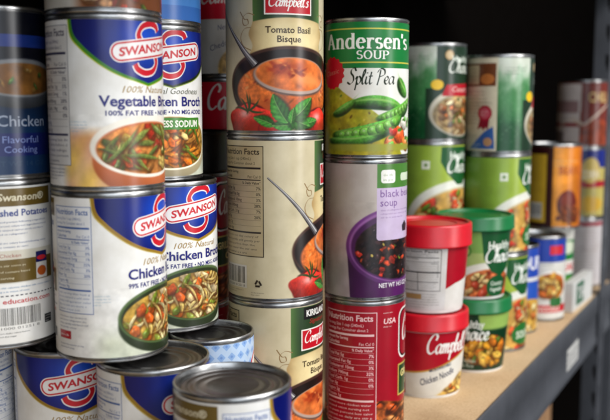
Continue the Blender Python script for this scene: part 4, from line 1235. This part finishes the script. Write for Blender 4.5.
# ---------------- red condensed soups seen in the gap
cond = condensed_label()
z = 0
CX, CY, CH = 690, 225, 102.5
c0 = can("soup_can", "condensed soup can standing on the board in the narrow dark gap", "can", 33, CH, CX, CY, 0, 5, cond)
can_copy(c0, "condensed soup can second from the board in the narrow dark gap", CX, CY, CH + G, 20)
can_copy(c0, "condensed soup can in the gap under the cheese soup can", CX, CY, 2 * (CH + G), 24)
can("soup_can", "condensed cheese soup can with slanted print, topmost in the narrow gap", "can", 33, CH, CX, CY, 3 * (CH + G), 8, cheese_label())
r0 = can("soup_can", "lower of two red cans under the small black tin in the gap", "can", 33, 113.0, 612, 212, 0, 10, None)
r1 = can_copy(r0, "red can right under the small squat black tin in the gap", 612, 212, 113.05, -20)

# ---------------- tomato bisque stack
KX, KY = 601.3, 119.8
bis = can("soup_can", "topmost taupe tomato bisque can showing the full bowl and spoon", "can", KR, KH, KX, KY, lv(2, KH), 17, bisque_label())
can_copy(bis, "middle taupe tomato bisque can with nutrition panel turned forward", KX, KY, lv(1, KH), 95)
can_copy(bis, "bottom taupe tomato bisque can with a black tag showing at its edge", KX, KY, 0, 60)

# ---------------- pea, bean and meat soups
AX, AY = 680, 75.5
pea = can("soup_can", "green split pea soup can with pea pods, topmost beside the taupe stack", "can", AR, AH, AX, AY, lv(2, AH), 0, split_pea_label())
pea.scale = (1, 1, 0.962)
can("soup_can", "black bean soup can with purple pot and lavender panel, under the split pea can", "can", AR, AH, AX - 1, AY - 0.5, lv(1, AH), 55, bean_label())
red = can("soup_can", "red soup can with pale pink nutrition panel, under the black bean can", "can", AR, AH, AX + 0.5, AY, 0, 0, red_soup_label())
for r in (r0, r1):
    lb = [c for c in red.children if c.name.startswith("paper_label")][0].copy(); lb.scale = (33.35 / AR, 33.35 / AR, 113.0 / AH)
    COL.objects.link(lb); lb.parent = r

def tin():
    root = bpy.data.objects.new("small_tin", None); COL.objects.link(root)
    root.location = (0.612, 0.212, 0.22615); root["label"] = "small squat black tin in the dark gap, standing on a red can"; root["category"] = "tin"; root["group"] = CAN_GROUP
    a = lathe("body", [(0, 0.4), (29, 0.4), (31, 0.0), (32.6, 0.5), (33, 1.6), (32.4, 2.6), (32.4, 32), (32.6, 32.5)])
    b = lathe("lid", [(32.2, 32.2), (33.2, 32.8), (33.4, 34.5), (32.6, 35.6), (31.4, 35.4), (30.6, 33.0), (28, 32.6), (26, 33.2), (0, 33.2)])
    link("body", a, M_DARKTIN, root); link("lid", b, M_DARKTIN, root)
tin()

# ---------------- green soups
HX, HY = 992.5, 50.5
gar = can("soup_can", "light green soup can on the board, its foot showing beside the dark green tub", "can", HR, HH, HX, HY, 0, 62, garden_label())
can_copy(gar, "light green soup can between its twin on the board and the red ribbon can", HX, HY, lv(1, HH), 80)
hv = can("soup_can", "dark green soup can with tan back panel and red ribbon, topmost of its stack", "can", HR, HH, HX, HY, lv(2, HH), 108, harvest_label())
hv.scale = (1, 1, 0.972)
LX, LY = 948.5, 116
lo = can("soup_can", "tall light green can at the foot of its stack, hidden behind the tubs", "can", HR, 128.0, LX, LY, 0, 40, None)
lbl = [c for c in gar.children if c.name.startswith("paper_label")][0].copy(); lbl.scale = (1, 1, 128.0 / HH); COL.objects.link(lbl); lbl.parent = lo
can_copy(gar, "light green soup can under the can with the tan leaf emblem", LX, LY, 128.05, 60)
can_copy(hv, "dark green soup can with tan leaf emblem and red banner beside the split pea can", LX, LY, 128.05 + HH + G, 55).scale = (1, 1, 0.955)

# ---------------- microwave tubs
def tub(name, label, colour, x, y, z, phi, kind, hh, Rl, Rt, Rb, skirt):
    root = bpy.data.objects.new(name, None); COL.objects.link(root)
    root.location = (x * MM, y * MM, z * MM); root.rotation_euler = (0, 0, face_cam(x, y, phi))
    root["label"] = label; root["category"] = "tub"; root["group"] = "microwave soup tubs on the shelf"
    zt = hh - skirt + 3
    body = lathe("body", [(0, 1.6), (Rb - 4, 1.6), (Rb - 3, 0.2), (Rb - 1.2, 0.0), (Rb - 0.8, 0.8), (Rb - 0.6, 2.4), (Rt - 0.6, zt)])
    link("body", body, M_TUB, root)
    zs = hh - skirt
    lid = lathe("lid", [(Rt + 0.1, zs + 0.6), (Rl - 0.9, zs), (Rl - 0.2, zs + 0.4), (Rl + 0.1, zs + 1.4), (Rl - 0.4, zs + 2.6), (Rl - 0.5, hh - 2.4), (Rl - 0.9, hh - 0.8), (Rl - 2.0, hh - 0.1), (Rl - 3.4, hh), (Rl - 4.4, hh - 0.7), (Rl - 5.0, hh - 2.2), (Rl - 6.5, hh - 2.6), (Rl - 13, hh - 2.6), (Rl - 13.6, hh - 1.9), (Rl - 15.2, hh - 1.9), (Rl - 15.8, hh - 2.6), (0, hh - 2.6)], seg=96, smooth=45)
    link("lid", lid, colour, root)
    link("paper_label", tub_label(kind), None, root)
    return root
T1X, T1Y = 801, 62
tub("soup_tub", "lower soup tub with red lid and white script, standing on the board", M_RED, T1X, T1Y, 0, 38, "red_front", 84, 41.0, 38.6, 33.4, 17)
tub("soup_tub", "upper red lidded tub with grey nutrition panel, stacked on the red script tub", M_RED, T1X + 1.5, T1Y - 0.5, 84.1, 0, "red_back", 86, 41.4, 38.6, 33.4, 22)
T2X, T2Y = 898.7, 47
tub("soup_tub", "lower green lidded dark tub with golden food picture, standing on the board", M_GREEN, T2X + 3, T2Y, 0, 2, "green_dark", 80, 42.0, 39.6, 34.0, 15)
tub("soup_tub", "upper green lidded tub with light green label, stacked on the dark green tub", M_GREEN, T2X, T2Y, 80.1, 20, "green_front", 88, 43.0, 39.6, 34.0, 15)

# ---------------- far end
can("soup_can", "blue soup can squeezed behind the green stack, golden food at its foot", "can", 33, 111.0, 1075, 51.4, 0, 40, far_label("blue", 33, 111.0))
can("soup_can", "white soup can with blue top and noodle bowl, under the orange bean can", "can", 33, 113.0, 1157, 35.4, 0, 15, far_label("soup", 33, 113.0))
can("vegetable_can", "green vegetable can with a white band, behind the small white carton", "can", 33, 113.0, 1260, 46, 0, 18, far_label("peas", 33, 113.0))
can("bean_can", "orange and maroon bean can with a yellow panel, raised on cans at the far end", "can", 38.5, 117.0, 1236, 39.5, 113.05, 0, far_label("beans", 38.5, 117.0))
VX, VY, VH = 1404, 35.0, 109.0
can("vegetable_can", "white labelled can at the shelf's end, lowest of the stack beside the upright", "can", 37, VH, VX, VY, 0, 10, far_label("white", 37, VH))
can("vegetable_can", "yellow and blue vegetable can, middle of the stack beside the upright", "can", 37, VH, VX, VY, lv(1, VH), 10, far_label("corn", 37, VH))
can("chili_can", "rust coloured can with a grey side panel, topmost beside the upright", "can", 37, VH, VX, VY, lv(2, VH), 0, far_label("rust", 37, VH)).scale = (1, 1, 0.94)

# small white carton lying along the board's edge
def carton():
    root = bpy.data.objects.new("food_carton", None); COL.objects.link(root)
    root.location = (1.194, -0.002, 0); root.rotation_euler = (0, 0, math.radians(-2.5))
    root["label"] = "small white carton with green lettering lying along the board's edge"; root["category"] = "carton"
    link("box", boxes_mesh("box", [(0, 112, 0, 13, 0.1, 41)], 0.6), M_STICK, root)
    v, f, c = [], [], []
    def quad(pts, y):
        i = len(v); v.extend([(p[0] * MM, y * MM, p[1] * MM) for p in pts]); f.append(tuple(range(i, i + len(pts))))
    quad([(20, 6), (62, 6), (62, 37), (20, 37)], -0.15)
    V, T = text_tris("TEA", 0.03)
    k = 17 / CAP
    a = mesh_from("green_panel", v, f); m, nt, b = new_mat("green_ink"); b.inputs["Base Color"].default_value = (*lin((34, 92, 62)), 1); b.inputs["Roughness"].default_value = .45
    link("green_panel", a, m, root)
    w = mesh_from("lettering", [((27 + x * k * .8) * MM, -0.00030, (13 + y * k) * MM) for x, y in V], [tuple(t) for t in T])
    link("lettering", w, M_STICK, root)
carton()

# ---------------- shelf, frame and surroundings
def setting(o, kind="structure"): o["kind"] = kind; return o
END = 1326.0
unit = bpy.data.objects.new("shelving_unit", None); COL.objects.link(unit)
unit["label"] = "dark grey steel shelving with a particle board shelf holding all the food"; unit["category"] = "shelf"
bd = link("board", boxes_mesh("board", [(-260, 1900, -9.5, 440, -14, 0)], 0.5), M_BOARD, unit)
def beam_mesh():
    # folded front beam: face, lip under the board, rolled foot
    prof = [(-10.2, 0.8), (-11.6, 1.3), (-13.2, 0.6), (-13.6, -1.0), (-13.6, -26), (-12.0, -29), (-12.0, -62), (-13.6, -65), (-13.6, -74), (-12.4, -76), (-4, -76), (-4, -74.2), (-11.6, -74.2), (-11.6, -16), (30, -16), (30, -14.2), (-9.9, -14.2)]
    v, f = [], []
    for x in (-260, 1449):
        v += [(x * MM, p[0] * MM, p[1] * MM) for p in prof]
    n = len(prof)
    for i in range(n): f.append((i, (i + 1) % n, n + (i + 1) % n, n + i))
    f.append(tuple(range(n - 1, -1, -1))); f.append(tuple(range(n, 2 * n)))
    return mesh_from("front_beam", v, f, 30)
link("front_beam", beam_mesh(), M_BEAM, unit)
def upright(x0, x1, z0, z1):
    """two slotted angle posts: a flat one at the bay's end and its neighbour's turned flange"""
    import bmesh
    bm = bmesh.new()
    def plate(org, ux, L):
        def q(a, b, c, d):
            bm.faces.new([bm.verts.new(((org[0] + ux[0] * s) * MM, (org[1] + ux[1] * s) * MM, t * MM)) for s, t in ((a, c), (b, c), (b, d), (a, d))])
        h0, h1 = L / 2 - 5, L / 2 + 5
        t = z0
        cuts = [z0]
        while t < z1:
            for dz in (20, 28, 46): cuts.append(t + dz)
            t += 46
        for lo, hi in zip(cuts, cuts[1:]):
            q(0, h0, lo, hi); q(h1, L, lo, hi)
            ph = (lo - z0) % 46
            if ph < 1: q(h0, h1, lo, hi)
            elif abs(ph - 20) < 1: q(h0, h0 + 2.5, lo, hi); q(h1 - 2.5, h1, lo, hi)
    plate((x0, -15.5), (1, 0), x1 - x0)
    plate((1450, -15.5), (0, 1), 44)
    plate((1450, -15.5), (1, 0), 44)
    bmesh.ops.remove_doubles(bm, verts=bm.verts[:], dist=1e-6)
    me = bpy.data.meshes.new("upright"); bm.to_mesh(me); bm.free()
    return me
up = link("upright", upright(END, 1368, -420, 620), M_BEAM, unit)
md = up.modifiers.new("thickness", "SOLIDIFY"); md.thickness = 0.0018; md.offset = 0
link("back_panel", boxes_mesh("back_panel", [(-260, 5200, 442, 446, -980, 900)]), M_BACK, unit)
link("lower_board", boxes_mesh("lower_board", [(-260, 2400, -9.5, 440, -370, -354)], 0.5), M_BACK, unit)
link("unseen_upper_board", boxes_mesh("unseen_upper_board", [(-260, 1900, -9.5, 440, 520, 534)], 0.5), M_BACK, unit)  # unseen shelf above, added to shade the upper cans
ub = link("unseen_upper_beam", bpy.data.objects["front_beam"].data, None, unit); ub.location = (0, 0, 0.534)  # unseen beam, added to darken the can tops further
bx = bpy.data.objects.new("cardboard_box", None); COL.objects.link(bx)
bx.location = (1.525, 0.225, -0.3539); bx["label"] = "plain brown cardboard box on the lower shelf, glimpsed under the front beam"; bx["category"] = "box"
mc, ntc, bc = new_mat("cardboard"); nn_ = noise(ntc, 40, 4, stretch=(1, 1, 6)); rr_ = ramp(ntc, nn_.outputs[0], [(0.3, (150, 112, 78)), (0.7, (176, 136, 98))]); L(ntc, rr_.outputs[0], bc.inputs["Base Color"]); bc.inputs["Roughness"].default_value = 0.8
link("carton", boxes_mesh("carton", [(-125, 125, -105, 105, 0, 118)], 1.0), mc, bx)
link("flap", boxes_mesh("flap", [(-125, 125, -105, -2, 118.2, 120.4), (-125, 125, 2, 105, 118.2, 120.4)], 0.6), mc, bx)

# sticker on the beam
st = bpy.data.objects.new("price_sticker", None); COL.objects.link(st)
st.location = (1.128, -0.0122, -0.061); st["label"] = "small white sticker with faint grey print on the front beam"; st["category"] = "sticker"
link("paper", boxes_mesh("paper", [(-8, 62, -0.25, 0.0, 0, 28)]), M_STICK, st)
def sticker_print():
    rr = random.Random(4); v, f = [], []
    m, nt, b = new_mat("grey_ink"); b.inputs["Base Color"].default_value = (*lin((88, 88, 92)), 1)
    for t, zz, cap in (("MAX LOAD", 17.5, 5), ("PER SHELF", 10, 4.5), ("EVENLY LOADED", 3.6, 3.6)):
        V, T = text_tris(t, .01); k = cap / CAP; i = len(v); w = V[:, 0].max() * k
        v += [((-3 + x * k * (58 / w)) * MM, -0.00033, (zz + y * k) * MM) for x, y in V]; f += [tuple(int(q) + i for q in tr) for tr in T]
    link("lettering", mesh_from("lettering", v, f), m, st)
sticker_print()

fl = link("floor", boxes_mesh("floor", [(-4000, 6000, -8000, 3000, -1000, -980)]), M_BACK); setting(fl)

# ---------------- lamps
def area(name, loc, tgt, sx, sy, watt, col=(1, 1, 1)):
    d = bpy.data.lights.new(name, "AREA"); d.shape = "RECTANGLE"; d.size = sx; d.size_y = sy; d.energy = watt; d.color = col
    o = bpy.data.objects.new(name, d); COL.objects.link(o); o.location = loc
    o.rotation_euler = (Vector(tgt) - Vector(loc)).to_track_quat("-Z", "Y").to_euler()
    return o
KEY = area("aisle_lamp", (0.75, -4.4, 0.9), (0.75, 0, 0.25), 0.7, 2.6, 104, (1.0, 0.99, 0.98))
TOP = area("ceiling_lamp", (0.75, -1.75, 1.95), (0.75, 0, 0.2), 2.2, 1.0, 104, (1.0, 0.985, 0.955))
FILL = area("aisle_fill", (-0.9, -1.6, 0.5), (0.6, 0.1, 0.2), 1.6, 1.6, 27, (0.86, 0.93, 1.0))

w = bpy.data.worlds.new("World"); scene.world = w; w.use_nodes = True
bg = w.node_tree.nodes["Background"]; bg.inputs[0].default_value = (0.9, 0.95, 1.0, 1); bg.inputs[1].default_value = 0.28

# ---------------- camera
cd = bpy.data.cameras.new("Camera"); co = bpy.data.objects.new("Camera", cd); COL.objects.link(co)
co.location = CAM
A = math.radians(28.5); p = math.atan(105 / 866)
fwd = Vector((math.cos(A) * math.cos(p), math.sin(A) * math.cos(p), -math.sin(p)))
co.rotation_euler = fwd.to_track_quat("-Z", "Y").to_euler()
cd.sensor_width = 36; cd.lens = 866 / 610 * 36; cd.clip_start = 0.02; cd.clip_end = 60
cd.dof.use_dof = True; cd.dof.focus_distance = 0.66; cd.dof.aperture_fstop = 6.3
scene.camera = co

scene.view_settings.view_transform = "Standard"; scene.view_settings.look = "None"
scene.view_settings.exposure = -0.24; scene.view_settings.gamma = 1.0
scene.render.engine = "CYCLES"

scene.cycles.filter_width = 2.0
